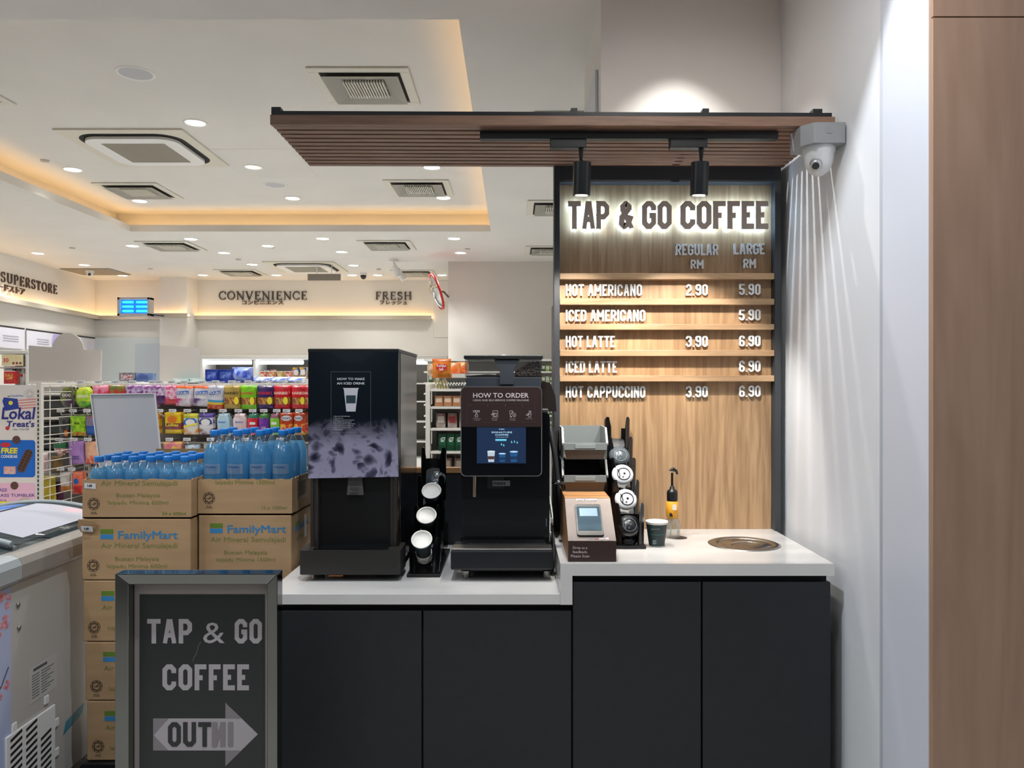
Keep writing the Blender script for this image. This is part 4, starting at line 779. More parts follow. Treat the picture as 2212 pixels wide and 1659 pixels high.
# payment kiosk
t = thing('payment_kiosk', 'wood and taupe payment kiosk reading PAY HERE with a built-in terminal', 'payment kiosk', (.262, 2.58, ZR)); KX0, KX1 = .182, .343
m_tp = M('kiosk_taupe', '85776f', .55, col2='8c7e76', scale=(12, 12, 12)); m_kb = M('kiosk_brown', '33201d', .5)
prof = [(2.58, ZR + .0006), (3.09, ZR + .0006), (3.09, 1.191), (2.745, 1.191), (2.58, 1.073)]
MB().prism(prof, (KX1, 0, 0), (0, 1, 0), (0, 0, 1), KX1 - KX0).build('body', M('kiosk_side_wood', 'a07650', .5, col2='7d5937', scale=(9, 9, .8), nz='wood'), t)
bx('top_panel', KX0, KX1, 2.746, 3.09, 1.1912, 1.1942, m_oakh, t)
bx('front_panel', KX0, KX1, 2.577, 2.5795, ZR + .0008, 1.0725, m_kb, t)
sv = Vector((0, 2.745 - 2.58, 1.191 - 1.073)); SL = sv.length; sv.normalize(); sn = XU.cross(sv).normalized(); so = Vector((KX0, 2.58, 1.073)) + sn * .0006
slope = MB().prism([(0, .0), (KX1 - KX0, 0), (KX1 - KX0, SL), (0, SL)], so + sn * .002, XU, sv, .002).build('sloped_panel', m_tp, t)
MB().text('PAY HERE', so + XU * .076 + sv * (SL - .0125) + sn * .003, .0085, u=XU, v=sv, align='c', width=.073, bold=.03, depth=.001).build('pay_here_letters', m_white, slope)
MB().text('Drop us a', (KX0 + .040, 2.5765, 1.0485), .009, align='c', width=.048).text('feedback.', (KX0 + .040, 2.5765, 1.0345), .009, align='c', width=.050).text('Please Scan', (KX0 + .040, 2.5765, 1.0205), .009, align='c', width=.062).build('feedback_text', m_ct, t)
dev = MB().prism(rrect(.090, .148, .009, 5, .032, .018), so + sn * .010, XU, sv, .010).build('card_terminal', m_black, t, .0015)
MB().prism(rrect(.080, .112, .004, 4, .037, .040), so + sn * .0112, XU, sv, .001).build('terminal_screen', M('terminal_glass', '5e7480', .06, .75, em='8fb4cc', es=.18), dev)
MB().prism(rrect(.062, .038, .001, 2, .046, .106), so + sn * .0118, XU, sv, .0005).build('screen_window', M('terminal_window', '9fb6c8', .12, .4, em='a8cbe2', es=.3), dev)
g = MB(); cols = [M('badge_blue', '6f7690', .5), M('badge_red', '9c3c2c', .5), M('badge_silverw', 'c9c8cc', .5), M('badge_pink', 'e9b7b4', .5)]
for k, (xx, ww, hh) in enumerate(((.072, .014, .0045), (.089, .013, .0045), (.104, .019, .005), (.126, .011, .010))): g.prism(rrect(ww, hh, .001, 2, xx, .006 if k < 3 else .004), so + sn * .003, XU, sv, .0004, k)
g.build('payment_badges', cols, slope)

# two stacked open bins
m_bin = M('bin_grey', '7c8281', .4); m_bind = M('bin_dark', '5d5146', .5)
def hopper_bin(lb, z, inner):
    X0, X1 = .186, .352; Y0, Y1 = 2.90, 3.105; hb = .118; t = thing('storage_bin', lb, 'storage bin', ((X0 + X1) / 2, Y0, z), 'open-fronted storage bins on the kiosk')
    fz = .062        # front wall height
    MB().box(X0 + .01, X1 - .01, Y0 + .014, Y1 - .004, z, z + .003).build('bottom', m_bind, t)
    for a, b, ia in ((X0, X0 + .004, 1), (X1 - .004, X1, -1)):
        MB().prism([(Y0 + .016, z + .003), (Y1, z + .003), (Y1, z + hb), (Y0 + .048, z + hb), (Y0 + .002, z + fz), (Y0 + .002, z + fz - .02)], (b, 0, 0), (0, 1, 0), (0, 0, 1), .004).build('side_wall', inner, t)
    MB().box(X0 + .004, X1 - .004, Y1 - .004, Y1, z + .003, z + hb).build('back_wall', inner, t)
    MB().hexa([(X0 + .012, Y0 + .016, z + .003), (X1 - .012, Y0 + .016, z + .003), (X1 - .012, Y0 + .019, z + .003), (X0 + .012, Y0 + .019, z + .003), (X0 + .004, Y0 + .004, z + .04), (X1 - .004, Y0 + .004, z + .04), (X1 - .004, Y0 + .007, z + .04), (X0 + .004, Y0 + .007, z + .04)]).build('front_slope', m_bind, t)
    MB().box(X0 + .003, X1 - .003, Y0 - .001, Y0 + .006, z + .036, z + fz).build('front_lip', m_bin, t, .001); bx('label_slot', X0 + .045, X1 - .045, Y0 - .0035, Y0 - .0012, z + .042, z + .058, M('bin_light', '8d9391', .35), t, .001)
    for a, b in ((X0 - .004, X0 - .0002), (X1 + .0002, X1 + .004)): MB().prism([(Y0 + .001, z + fz), (Y0 + .048, z + hb), (Y1, z + hb), (Y1, z + hb - .005), (Y0 + .05, z + hb - .006), (Y0 + .001, z + fz - .008)], (b, 0, 0), (0, 1, 0), (0, 0, 1), .0038).build('rim', m_bin, t)
    bx('back_rim', X0, X1, Y1 + .0002, Y1 + .004, z + hb - .006, z + hb, m_bin, t)
    return t
hopper_bin('lower grey and black open bin, dark inside, standing on the payment kiosk', 1.1945, m_black)
hopper_bin('upper open bin with pale grey inside, stacked on the lower bin', 1.3160, m_bin)

# paper cup, syrup bottle
cu = P(1418.5, 1180, 2.83); cu.z = ZR
t = thing('paper_cup', 'single dark green paper cup with white rim standing on the raised worktop', 'cup', cu)
MB().lathe([(.0, .001), (.0275, .001), (.0283, .004), (.0385, .084)], cu, 36).build('sleeve', m_cup, t); MB().lathe([(.0281, .0), (.0288, .0045), (.0281, .0)], cu, 36).lathe([(.0386, .083), (.0392, .0885), (.0412, .0885), (.0415, .0925), (.0395, .093), (.038, .09), (.030, .02), (0, .02)], cu, 36).build('rim', m_paper, t)
MB().lathe([(.0344, .047), (.0346, .048)], cu, 36).build('teal_line', m_teal, t)
g = MB(); 
g.text('SIGNATURE COFFEE', (cu.x - .012, cu.y - .0395, cu.z + .068), .0024, align='c', depth=.0003)
for k in range(4): g.box(cu.x - .021, cu.x - .006 - .003 * (k % 2), cu.y - .0336, cu.y - .0333, cu.z + .026 - k * .004, cu.z + .0272 - k * .004)
g.build('printed_lines', M('cup_print', '8fa3a2', .5), t)
b_ = P(1452, 1162, 2.985); b_.z = ZR
t = thing('syrup_bottle', 'clear syrup pump bottle with orange label and black pump by the menu board', 'bottle', b_)
MB().lathe([(0, .002), (.030, .002), (.031, .006), (.031, .055), (.026, .068), (.018, .078), (.017, .082)], b_, 32).build('glass', clear('syrup_glass', 'eef2f0', .10, .06), t)
MB().lathe([(.0165, .074), (.0235, .084), (.0235, .138), (.0165, .1445)], b_, 32).build('label_band', M('orange_label', 'e8a22c', .5), t)
MB().prism(rrect(.016, .022, .003, 3, -.004, .110), (b_.x, b_.y - .0242, b_.z), XU, ZU, .0008).build('label_picture', M('label_pale', 'e6dccb', .5), t); MB().prism([(-.015, .085), (-.002, .085), (-.006, .098), (-.015, .100)], (b_.x, b_.y - .0246, b_.z), XU, ZU, .0008).build('label_mark', m_black, t)
MB().lathe([(.0205, .1445), (.0205, .175), (.018, .183), (.010, .188), (.009, .196), (.006, .2)], b_, 28).build('collar', m_black, t)
MB().cyl(b_ + ZU * .2, b_ + ZU * .252, .0045).tube([b_ + Vector((-.012, 0, .262)), b_ + Vector((.004, 0, .265)), b_ + Vector((.016, 0, .258)), b_ + Vector((.020, 0, .246))], [.004, .008, .006, .004], 12).build('pump', m_blackg, t)
MB().tube([b_ + Vector((.0, 0, .19)), b_ + Vector((.0, 0, .08)), b_ + Vector((-.008, 0, .010))], .003).build('dip_tube', M('dip_white', 'dfe2e0', .4), t)
o = MB().lathe([(0, .0006), (.034, .0006), (.036, .0)], (b_.x + .022, b_.y, ZR), 32).build('cable_grommet', m_dkgrey); tag(recenter(o, (b_.x + .022, b_.y, ZR)), 'dark round cable hole in the worktop beside the syrup bottle', 'grommet')

# ================================================================ POSTER STAND
SY = 2.10; a = P(248, 1659, SY); b = P(599, 1240, SY); SX0, SX1, SZ = a.x, b.x, b.z
t = thing('poster_stand', 'chrome-framed sign stand with black TAP & GO COFFEE poster and white arrow', 'sign stand', ((SX0 + SX1) / 2, SY, 0))
fw = .032; zb = .10
m_chr = M('chrome_frame', '7d7f7c', .07, 1)
def mit(x0, z0, x1, z1, x2, z2, x3, z3, nm='frame_side'):   # outer edge p0-p1, inner edge p3-p2, bevelled in depth
    MB().hexa([(x0, SY, z0), (x1, SY, z1), (x2, SY - .0, z2), (x3, SY - .0, z3), (x0, SY + .06, z0), (x1, SY + .06, z1), (x2, SY + .06, z2), (x3, SY + .06, z3)]).build(nm, m_chr, t, .003)
fr_d = .045
def frame_bar(poly, nm):
    inner = lambda q_: SX0 + fw - 1e-6 <= q_[0] <= SX1 - fw + 1e-6 and q_[1] <= SZ - fw + 1e-6 and q_[1] >= zb + fw - 1e-6
    fr_ = [(a_, SY + (.012 if inner((a_, b_)) else 0), b_) for a_, b_ in poly]; bk_ = [(a_, SY + fr_d, b_) for a_, b_ in poly]
    MB().add_(fr_ + bk_).build(nm, m_chr, t, .002)
frame_bar([(SX0, SZ), (SX0 + fw, SZ - fw), (SX1 - fw, SZ - fw), (SX1, SZ)], 'top_frame'); frame_bar([(SX0, zb), (SX0 + fw, zb + fw), (SX0 + fw, SZ - fw), (SX0, SZ)], 'left_frame')
frame_bar([(SX1, zb), (SX1, SZ), (SX1 - fw, SZ - fw), (SX1 - fw, zb + fw)], 'right_frame'); frame_bar([(SX0, zb), (SX1, zb), (SX1 - fw, zb + fw), (SX0 + fw, zb + fw)], 'bottom_frame')
bx('back_panel', SX0 + .002, SX1 - .002, SY + fr_d + .001, SY + fr_d + .008, zb, SZ - .001, m_chrome, t); m_pb = M('poster_black', '1d2022', .35, coat=.2); m_pw = M('poster_letter_white', 'aaa4a8', .5); m_pw2 = M('poster_letter_shade', '827c80', .5)
pY = SY + fr_d - .004; PX0_, PX1_ = P(293, 0, pY).x, P(572, 0, pY).x; PZ1_ = P(0, 1276, pY).z
bx('poster_border', SX0 + fw + .001, SX1 - fw - .001, pY, pY + .0045, zb + fw + .001, SZ - fw - .001, M('poster_margin', '9b928d', .5), t)
blk = bx('poster', P(302, 0, pY).x, PX1_ , pY - .0015, pY - .0003, zb + fw + .002, P(0, 1284, pY).z, m_pb, t)
ps = pY - .0016
def stand_word(s, xa, xb, ya, yb, mat=m_pw, name='poster_letters', mirror=False, t_=.19):
    a = P(xa, yb, ps); b = P(xb, ya, ps); rb, wd = block_word(s, .56, t_, .10, .12); hh = b.z - a.z
    if mirror:
        for L, R, cl in rb:
            for q in L + R: q.x = wd - q.x
    return MB().ribbons(rb, a, hh, depth=.0004, sx=(b.x - a.x) / (wd * hh)).build(name, mat, blk)
stand_word('TAP', 318, 415, 1337, 1390); stand_word('GO', 507, 566, 1337, 1390); stand_word('COFFEE', 351, 538, 1435, 1491)
q = P(462, 1389, ps); MB().text('&', q, .062, align='c', width=.060, depth=.0006).build('poster_ampersand', m_pw, blk)
def ppoly(pts, name, mat, dd=.0004, off=0): MB().prism([(P(x, y, ps).x, P(x, y, ps).z) for x, y in reversed(pts)], (0, ps - .0004 - off, 0), XU, ZU, dd).build(name, mat, blk)
ppoly([(331, 1552), (487, 1552), (487, 1518), (557, 1586), (487, 1655), (487, 1621), (331, 1621)], 'arrow', m_pw)
ppoly([(331, 1552), (364, 1552), (332, 1588), (364, 1621), (331, 1621)], 'arrow_shade', m_pw2, .0003, .0003)
ppoly([(487, 1518), (523, 1552), (487, 1552)], 'arrow_shade', m_pw2, .0003, .0003); ppoly([(487, 1621), (522, 1621), (487, 1655)], 'arrow_shade', m_pw2, .0003, .0003)
ps -= .0008; stand_word('OUT', 363, 456, 1560, 1613, m_pb, 'arrow_letters'); stand_word('IN', 458, 504, 1560, 1613, m_pw2, 'ghost_letters', True, .22)
ps += .0008; cr = [P(x, y, ps) for x, y in ((434, 1386), (428, 1396), (425, 1410), (420, 1418), (417, 1428))]
MB().tube(cr, .0006, 5).build('crease', m_pw2, blk)
bx('stand_post', (SX0 + SX1) / 2 - .02, (SX0 + SX1) / 2 + .02, SY + .055, SY + .08, .02, .6, m_chrome, t); bx('base_plate', (SX0 + SX1) / 2 - .16, (SX0 + SX1) / 2 + .16, SY - .1, SY + .3, 0, .02, m_chrome, t, .003)

# ================================================================ CARTONS AND BOTTLES
m_card = M('cardboard', 'ae8e68', .8, col2='a48560', scale=(4, 4, 26)); m_cardi = M('cardboard_inner', '94774f', .85); m_grn = M('carton_green', '5b7a22', .7); m_blu = M('carton_blue', '2f7fb4', .7); m_olv = M('carton_olive', '787c3c', .8); m_hal = M('halal_ink', '3a2d1e', .8); m_tape = M('price_paper', 'd3d3d6', .6)
def halal(mb, o, r=.022):
    o = Vector(o); L = lambda pts, w, cl=True: (ribbon(pts, w, cl, False) + (cl,))
    st = [((r * (.66 if k % 2 else .84)) * math.cos(PI * k / 8), (r * (.66 if k % 2 else .84)) * math.sin(PI * k / 8)) for k in range(16)]
    mb.ribbons([L(disc(0, 0, r, n=28), .0016), L(st, .0028), L(disc(0, 0, r * .60, n=24), .0008)], o, 1, depth=.0003)
    mb.ribbons([L([(-.008, .002), (-.006, -.003), (.0, -.004), (.002, .004)], .0016, False), L([(.003, -.004), (.004, .007)], .0014, False), L([(.006, -.003), (.009, .001), (.005, .004)], .0014, False), L([(-.003, 0), (0, .001)], .0014, False)], o, 1, depth=.0003)
    mb.text('MS 1500', o + Vector((0, 0, -r * 1.5)), .0042, align='c', width=.018); mb.text('1-023-08/2004', o + Vector((0, 0, -r * 1.72)), .0028, align='c', width=.026)
def carton(lb, x0, x1, y0, y1, z0, z1, vol, grp, full=True, open_=False, seed=0, price=False, side=False):
    t = thing('cardboard_carton', lb, 'carton', ((x0 + x1) / 2, y0, z0), grp); cx_ = (x0 + x1) / 2; W_ = x1 - x0; hh = z1 - z0
    if not open_:
        rnd = random.Random(seed); m = MB(); dv = lambda: rnd.uniform(-.0025, .0025)
        m.box(x0, x1, y0, y1, z0, z1 - .0015).build('box', m_card, t, .004)
        bx('flap_seam', x0 + .005, x1 - .005, (y0 + y1) / 2 - .024, (y0 + y1) / 2 + .024, z1 - .0014, z1 - .0006, M('brown_tape', '8a6c44', .4), t)
    else:
        th = .004; rnd = random.Random(seed)
        def wall(p, q, inw):
            n = 26; m = MB(); p = Vector(p); q = Vector(q); vs = []
            for i in range(n + 1):
                a = p.lerp(q, i / n); top = z1 + rnd.uniform(-.003, .002)
                vs += [Vector((a.x, a.y, z0)), Vector((a.x, a.y, top)), Vector((a.x + inw[0] * th, a.y + inw[1] * th, z0)), Vector((a.x + inw[0] * th, a.y + inw[1] * th, top))]
            fs = []
            for i in range(n): a = i * 4; b = a + 4; fs += [(a, b, b + 1, a + 1), (a + 2, a + 3, b + 3, b + 2), (a + 1, b + 1, b + 3, a + 3)]
            m.add(vs, fs); return m.build('carton_wall', [m_card], t)
        wall((x0, y0, 0), (x1, y0, 0), (0, 1)); wall((x1, y0, 0), (x1, y1, 0), (-1, 0)); wall((x1, y1, 0), (x0, y1, 0), (0, -1)); wall((x0, y1, 0), (x0, y0, 0), (1, 0))
        bx('bottom', x0, x1, y0, y1, z0, z0 + .004, m_cardi, t)
    yy = y0 - .0003
    g = MB(); c = vol == '600ml'
    if full:
        lx = x0 + W_ * (.17 if c else .125); zt = z1 - hh * (.25 if c else .155)
        bx('logo_green', lx, lx + .048, yy - .0003, yy, zt, zt + .017, m_grn, t); bx('logo_blue', lx, lx + .048, yy - .0003, yy, zt - .0195, zt - .0025, m_blu, t)
        MB().text('FamilyMart', (lx + .066, yy, zt - .018), .030, width=.219).text('FamilyMart', (lx + .0675, yy, zt - .0175), .030, width=.219, depth=.0008).build('brand_letters', m_blu, t)
        g.text('Air Mineral Semulajadi', (lx + .002, yy, zt - .052), .019, width=.283); g.text('Buatan Malaysia', (cx_ + .003, yy, zt - .099), .015, align='c', width=.162); g.text('Isipadu Minima ' + vol, (cx_ + .003, yy, zt - .126), .015, align='c', width=.222)
    elif c: g.text('Air Mineral Semulajadi', (x0 + W_ * .17, yy, z1 - .023), .019, width=.283).text('Buatan Malaysia', (cx_ + .005, yy, z1 - .066), .015, align='c', width=.162).text('Isipadu Minima 600ml', (cx_ + .005, yy, z1 - .093), .015, align='c', width=.222).text('24 x 600ml', (x1 - .02, yy, z0 + .012), .012, align='r', width=.088, bold=.02)
    else: g.text('Isipadu Minima 1500ml', (cx_, yy, z1 - .019), .015, align='c', width=.222).text('12 x 1500ml', (x1 - .02, yy, z0 + .020), .013, align='r', width=.094)
    g.build('green_print', m_olv, t); h_ = MB(); halal(h_, (x0 + .042, yy, z0 + (.053 if not (not full and not c) else .062))); h_.build('halal_mark', m_hal, t)
    if price:
        fl = MB().prism([(-.004, 0), (.004, .028), (.058, .020), (.064, -.004), (.05, -.026), (.006, -.022)], (x0 - .006, y0 - .012, z1 - .028), XU, (0, -.25, 1), .0015).build('torn_flap', m_card, t) if price == 2 else t
        q = Vector((x0 + .008, y0 - (.0165 if price == 2 else .0015), z1 - (.044 if price == 2 else .033)))
        s_ = MB().prism([(0, 0), (.042, -.003), (.042, .017), (0, .02)], q, XU, (0, -.25 if price == 2 else 0, 1), .0008).build('price_sticker', m_tape, fl if price == 2 else t)
        MB().text('1.60', q + Vector((.020, -.004 if price == 2 else -.0008, .006)), .008, align='c', bold=.03).build('price_print', m_black, fl if price == 2 else t)
    if side:
        sx_ = x1 + .0003; uu = Vector((0, 1, 0)); g = MB()
        if open_:
            zb = z1 - .06
            for k in range(16): w_ = (.002, .0035, .0015)[k % 3]; g.box(sx_ - .0003, sx_ + .0003, y0 + .085 + k * .0065, y0 + .085 + k * .0065 + w_, zb - .02, zb + .035)
            for z_a, z_b in ((zb + .038, zb + .043), (zb - .028, zb - .023)): g.box(sx_ - .0003, sx_ + .0003, y0 + .075, y0 + .2, z_a, z_b)
            for ya in (y0 + .075, y0 + .197): g.box(sx_ - .0003, sx_ + .0003, ya, ya + .004, zb - .028, zb + .043)
            g.build('barcode', m_black, t)
        else:
            bx('side_logo_green', sx_ - .0003, sx_ + .0003, y0 + .05, y0 + .10, z1 - .055, z1 - .038, m_grn, t); bx('side_logo_blue', sx_ - .0003, sx_ + .0003, y0 + .05, y0 + .10, z1 - .075, z1 - .058, m_blu, t)
            MB().text('FamilyMart', (sx_, y0 + .11, z1 - .074), .028, u=uu, v=ZU, width=.13, bold=0).build('side_brand_letters', m_blu, t)
            MB().text('Air Mineral', (sx_, y0 + .06, z1 - .11), .016, u=uu, v=ZU, width=.15).build('side_green_print', m_olv, t)
            bx('side_label', sx_ - .0003, sx_ + .0006, y0 + .175, y0 + .205, z1 - .12, z1 - .03, m_tape, t)
    return t
GL, GR = 'cartons of small bottles in the left stack', 'cartons of large bottles in the right stack'
LX0, LX1, LY0, LY1 = -1.600, -1.197, 2.85, 3.155; RX0, RX1, RY0, RY1 = -1.193, -.836, 2.90, 3.20
zs = [.205, .428, .646, .874, 1.103]; LB = ['bottom carton of the left stack, just above the black pallet', 'second carton from the bottom of the left stack', 'third carton from the bottom of the left stack, under the widest printed one', 'fully printed carton with torn flap and price sticker, below the open left one']
for k in range(4): dx = (.018, .012, .004, 0)[k]; carton(LB[k], LX0 + dx, LX1 + dx * .2, LY0, LY1, zs[k] + .0008, zs[k + 1], '600ml', GL, True, False, k, 2 if k == 3 else False)
carton('cut-open carton showing small bottles, topmost of the left stack', LX0 + .002, LX1 + .002, LY0, LY1, zs[4] + .0008, 1.248, '600ml', GL, False, True, 11, 1)
zr = [.150, .470, .789, 1.108]; RBL = ['bottom carton of the right stack, hidden low behind the sign stand', 'middle carton of the right stack, behind the sign stand', 'fully printed carton directly below the open one in the right stack']
for k in range(3): carton(RBL[k], RX0 + .004, RX1 - .002, RY0, RY1, zr[k] + .0008, zr[k + 1], '1500ml', GR, True, False, 20 + k, False, k == 2)
carton('cut-open carton showing large bottles, topmost of the right stack', RX0 + .002, RX1, RY0, RY1, zr[3] + .0008, 1.243, '1500ml', GR, False, True, 31, False, True)
bx('rear_flap', LX0 + .13, LX1 - .0, LY1 + .005, LY1 + .009, 1.25, 1.335, m_cardi, None)
o = bpy.data.objects['rear_flap']; o.data.transform(Matrix.Translation((1.4, -3.16, -1.25))); o.location = (-1.4, 3.16, 1.25); tag(o, 'brown cardboard flap standing up behind the small bottles', 'cardboard flap')
def pallet(x0, x1, y0, y1, z, lb):
    t = thing('pallet', lb, 'pallet', ((x0 + x1) / 2, y0, 0), 'black pallets under the cartons')
    bx('deck', x0, x1, y0, y1, z - .05, z, m_black, t, .004)
    for x in (x0 + .02, (x0 + x1) / 2 - .03, x1 - .08): bx('runner', x, x + .06, y0 + .01, y1, 0, z - .0505, m_black, t)
pallet(LX0 + .01, LX1 - .002, LY0 - .02, LY1 + .05, .204, 'black pallet under the left carton stack'); pallet(RX0 + .002, RX1 - .002, RY0, RY1 + .02, .149, 'low black pallet under the right carton stack')
m_wat = clear('blue_water', 'c8e8ff', .02, .62, '8edaff', .1); m_shell = clear('bottle_plastic', 'fdfeff', .04, .01, 'e6f5ff'); m_bcap = M('blue_cap', '1474c6', .35, coat=.3)
def bottle(lb, h, r, cr, grp):
    t = thing('water_bottle', lb, 'bottle', (0, 0, 0), grp); s = h
    if h < .25: prof = [(r * .9, .002), (r, .012), (r, .12), (r * .98, .135), (r, .146), (r * .93, .158), (r * .76, .175), (r * .58, .190), (cr * .92, .197), (cr * .92, .203)]; wl_ = [(0, .004), (r * .88, .004), (r * .965, .013), (r * .965, .15), (r * .85, .167), (r * .72, .176), (0, .176)]
    else:
        prof = [(r * .9, .002), (r, .012)]; z = .02
        while z < .20: prof += [(r, z), (r * .975, z + .006), (r, z + .012)]; z += .0165
        prof += [(r * .99, .205), (r, .214), (r * .94, .230), (r * .78, .252), (r * .58, .273), (cr * .95, .287), (cr * .92, .294)]
        wl_ = [(0, .004), (r * .88, .004), (r * .955, .014), (r * .955, .213), (r * .89, .230), (r * .74, .250), (r * .68, .257), (0, .257)]
    MB().lathe(prof, n=22).build('shell', m_shell, t); MB().lathe(wl_, n=20).build('water', m_wat, t)
    MB().lathe([(cr * .95, h - .022), (cr, h - .021), (cr, h - .003), (cr * .93, h), (0, h)], n=22).build('cap', m_bcap, t); return t
dz_ = ['front row', 'second row', 'third row', 'back row']; ordn = ['leftmost', 'second from left', 'third from left', 'fourth from left', 'fifth from left', 'rightmost']
sb = bottle('', .222, .0325, .0172, 'small water bottles in the left open carton'); first = True
for r_ in range(4):
    for c_ in range(6):
        loc = (LX0 + .042 + c_ * .0645 + .001 * (r_ % 2), LY0 + .041 + r_ * .071, 1.108); lb = 'small blue-capped water bottle, %s in the %s of the left carton' % (ordn[c_], dz_[r_])
        if first: sb.location = loc; sb['label'] = lb; first = False
        else: dup(sb, loc, lb)
lb_ = bottle('', .312, .0418, .0182, 'large water bottles in the right open carton'); first = True; ord4 = ['leftmost', 'second from left', 'second from right', 'rightmost']
g = MB(); m_lbl = clear('bottle_label_film', 'f2f6fa', .1, .45, 'e4eef6')
th = [math.radians(-90 - 45 + 6 * i) for i in range(16)]; R_ = .0424
for z0, z1 in ((.148, .185),): g.add([(R_ * math.cos(a), R_ * math.sin(a), z) for z in (z0, z1) for a in th], [(i, i + 1, i + 17, i + 16) for i in range(15)], 0, True)
lab = g.build('label', m_lbl, lb_); MB().text('FamilyMart', (-.012, -.0430, .172), .006, width=.036, bold=.02).box(-.0195, -.0145, -.0432, -.0429, .1722, .1775).build('label_print', M('label_blue_ink', '20508c', .5), lab)
for r_ in range(3):
    for c_ in range(4):
        loc = (RX0 + .048 + c_ * .0868, RY0 + .049 + r_ * .094, 1.113); lb = 'large blue-capped water bottle, %s in the %s of the right carton' % (ord4[c_], ['front row', 'middle row', 'back row'][r_])
        if first: lb_.location = loc; lb_['label'] = lb; first = False
        else: dup(lb_, loc, lb)
# blank sign board behind the left cartons
t = thing('display_board', 'blank grey-white board standing up behind the small water bottles', 'board', (-1.60, 3.24, 0))
q = [P(217, 1010, 3.235), P(349, 990, 3.235), P(335, 850, 3.235), P(197, 852, 3.235)]
MB().prism([(v.x, v.z) for v in q], (0, 3.235, 0), XU, ZU, .006).build('board', M('blank_board', 'c6c8cc', .25, coat=.3), t, .002)
L_e, R_e = ribbon([(v.x, v.z) for v in q], .004, True, False); MB().ribbons([(L_e, R_e, True)], (0, 3.2355, 0), 1, depth=.007).build('edge_trim', m_white, t)
MB().cyl((-1.60, 3.25, .02), (-1.60, 3.25, 1.3), .01).build('post', m_wmetal, t); MB().cyl((-1.60, 3.25, 0), (-1.60, 3.25, .02), .045).build('base', m_wmetal, t)

# ================================================================ CHEST FREEZER
t = thing('chest_freezer', 'white chest freezer with cherry blossom print at the lower left', 'freezer', (-2.1, 2.0, 0)); FX = -1.70; FX2 = -2.42; FY0, FY1 = 1.95, 3.42
m_fr = M('freezer_enamel', 'c3c0bb', .35, col2='b9b6b0', scale=(1.5, 1.5, 1.5)); m_rim = M('freezer_rim_grey', '9a958f', .4); m_riml = M('freezer_rim_light', 'a9b0b2', .35)
bx('cabinet_body', FX2, FX, FY0, FY1, .12, .925, m_fr, t, .008)
def rim_bar(y0, y1, m, nm): MB().prism([(-.04, .925), (.012, .925), (.026, .94), (.028, .985), (.016, 1.008), (-.012, 1.018), (-.04, 1.018)], (FX, y1, 0), (1, 0, 0), (0, 0, 1), -(y1 - y0) if False else (y1 - y0)) .build(nm, m, t, .002)
g = MB(); prf = [(-.05, .926), (.012, .926), (.026, .94), (.028, .985), (.016, 1.008), (-.012, 1.018), (-.05, 1.018)]
def rimseg(y0, y1, nm, m):
    g = MB(); k = len(prf); vs = [(FX + a, y0, b) for a, b in prf] + [(FX + a, y1, b) for a, b in prf]
    g.add(vs, [(i, (i + 1) % k, (i + 1) % k + k, i + k) for i in range(k)] + [tuple(range(k - 1, -1, -1)), tuple(range(k, 2 * k))]); g.build(nm, m, t)
rimseg(2.62, FY1, 'side_rail', m_rim); rimseg(FY0, 2.618, 'corner_cover', m_riml)
bx('rear_rail', FX2, FX - .051, FY1 - .05, FY1, .926, 1.018, m_riml, t, .004); bx('left_rail', FX2, FX2 + .05, FY0, FY1 - .051, .926, 1.018, m_riml, t, .004); bx('front_rail', FX2 + .051, FX - .051, FY0, FY0 + .05, .926, 1.018, m_riml, t, .004)
# curved sliding glass lids with printed stickers
def glid(y0, y1, x0, x1, zc, nm, rise=.05):
    g = MB(); n = 12; vs = []
    for th_ in (0, .006):
        for i in range(n + 1): a = i / n; vs += [Vector((x0 + (x1 - x0) * a, y0, zc + rise * math.sin(PI * a) + th_)), Vector((x0 + (x1 - x0) * a, y1, zc + rise * math.sin(PI * a) + th_))]
    k = 2 * (n + 1); fs = []
    for i in range(n): a = 2 * i; fs += [(a, a + 1, a + 3, a + 2), (a + k, a + 2 + k, a + 3 + k, a + 1 + k), (a, a + 2, a + 2 + k, a + k), (a + 1, a + 1 + k, a + 3 + k, a + 3)]
    g.add(vs, fs, 0, True); return g.build(nm, m_lidg, t)
m_lidg = clear('freezer_glass', 'dfe9ee', .12, .12, 'e3ecf0')
l1 = glid(FY0 + .05, 2.72, FX2 + .05, FX - .05, 1.02, 'glass_lid'); l2 = glid(2.66, FY1 - .05, FX2 + .05, FX - .05, 1.032, 'glass_lid')
m_fm = M('lid_frame_grey', '8d979c', .35)
for y, z in ((2.70, 1.022), (2.68, 1.042), (3.36, 1.036)):
    pts = [(FX2 + .05 + (FX - FX2 - .1) * i / 14, y, z + .05 * math.sin(PI * i / 14)) for i in range(15)]; MB().tube(pts, .012, 8).build('lid_frame', m_fm, t)
m_pink = M('sticker_pink', 'c2b6c2', .4, col2='e58a98', scale=(5, 5, 5), lo=.5, hi=.72); m_stb = M('sticker_blue', '2a6fc4', .4, col2='d9e3f0', scale=(6, 6, 6), lo=.4, hi=.6)
def stick(y0, y1, x0f, x1f, zc, m, nm, par):
    g = MB(); n = 8; vs = []; W_ = FX - FX2 - .1
    for i in range(n + 1): a = x0f + (x1f - x0f) * i / n; z = zc + .05 * math.sin(PI * a) + .0075; vs += [Vector((FX2 + .05 + W_ * a, y0, z)), Vector((FX2 + .05 + W_ * a, y1, z))]
    g.add(vs, [(2 * i, 2 * i + 2, 2 * i + 3, 2 * i + 1) for i in range(n)], 0, True); g.build(nm, m, par)
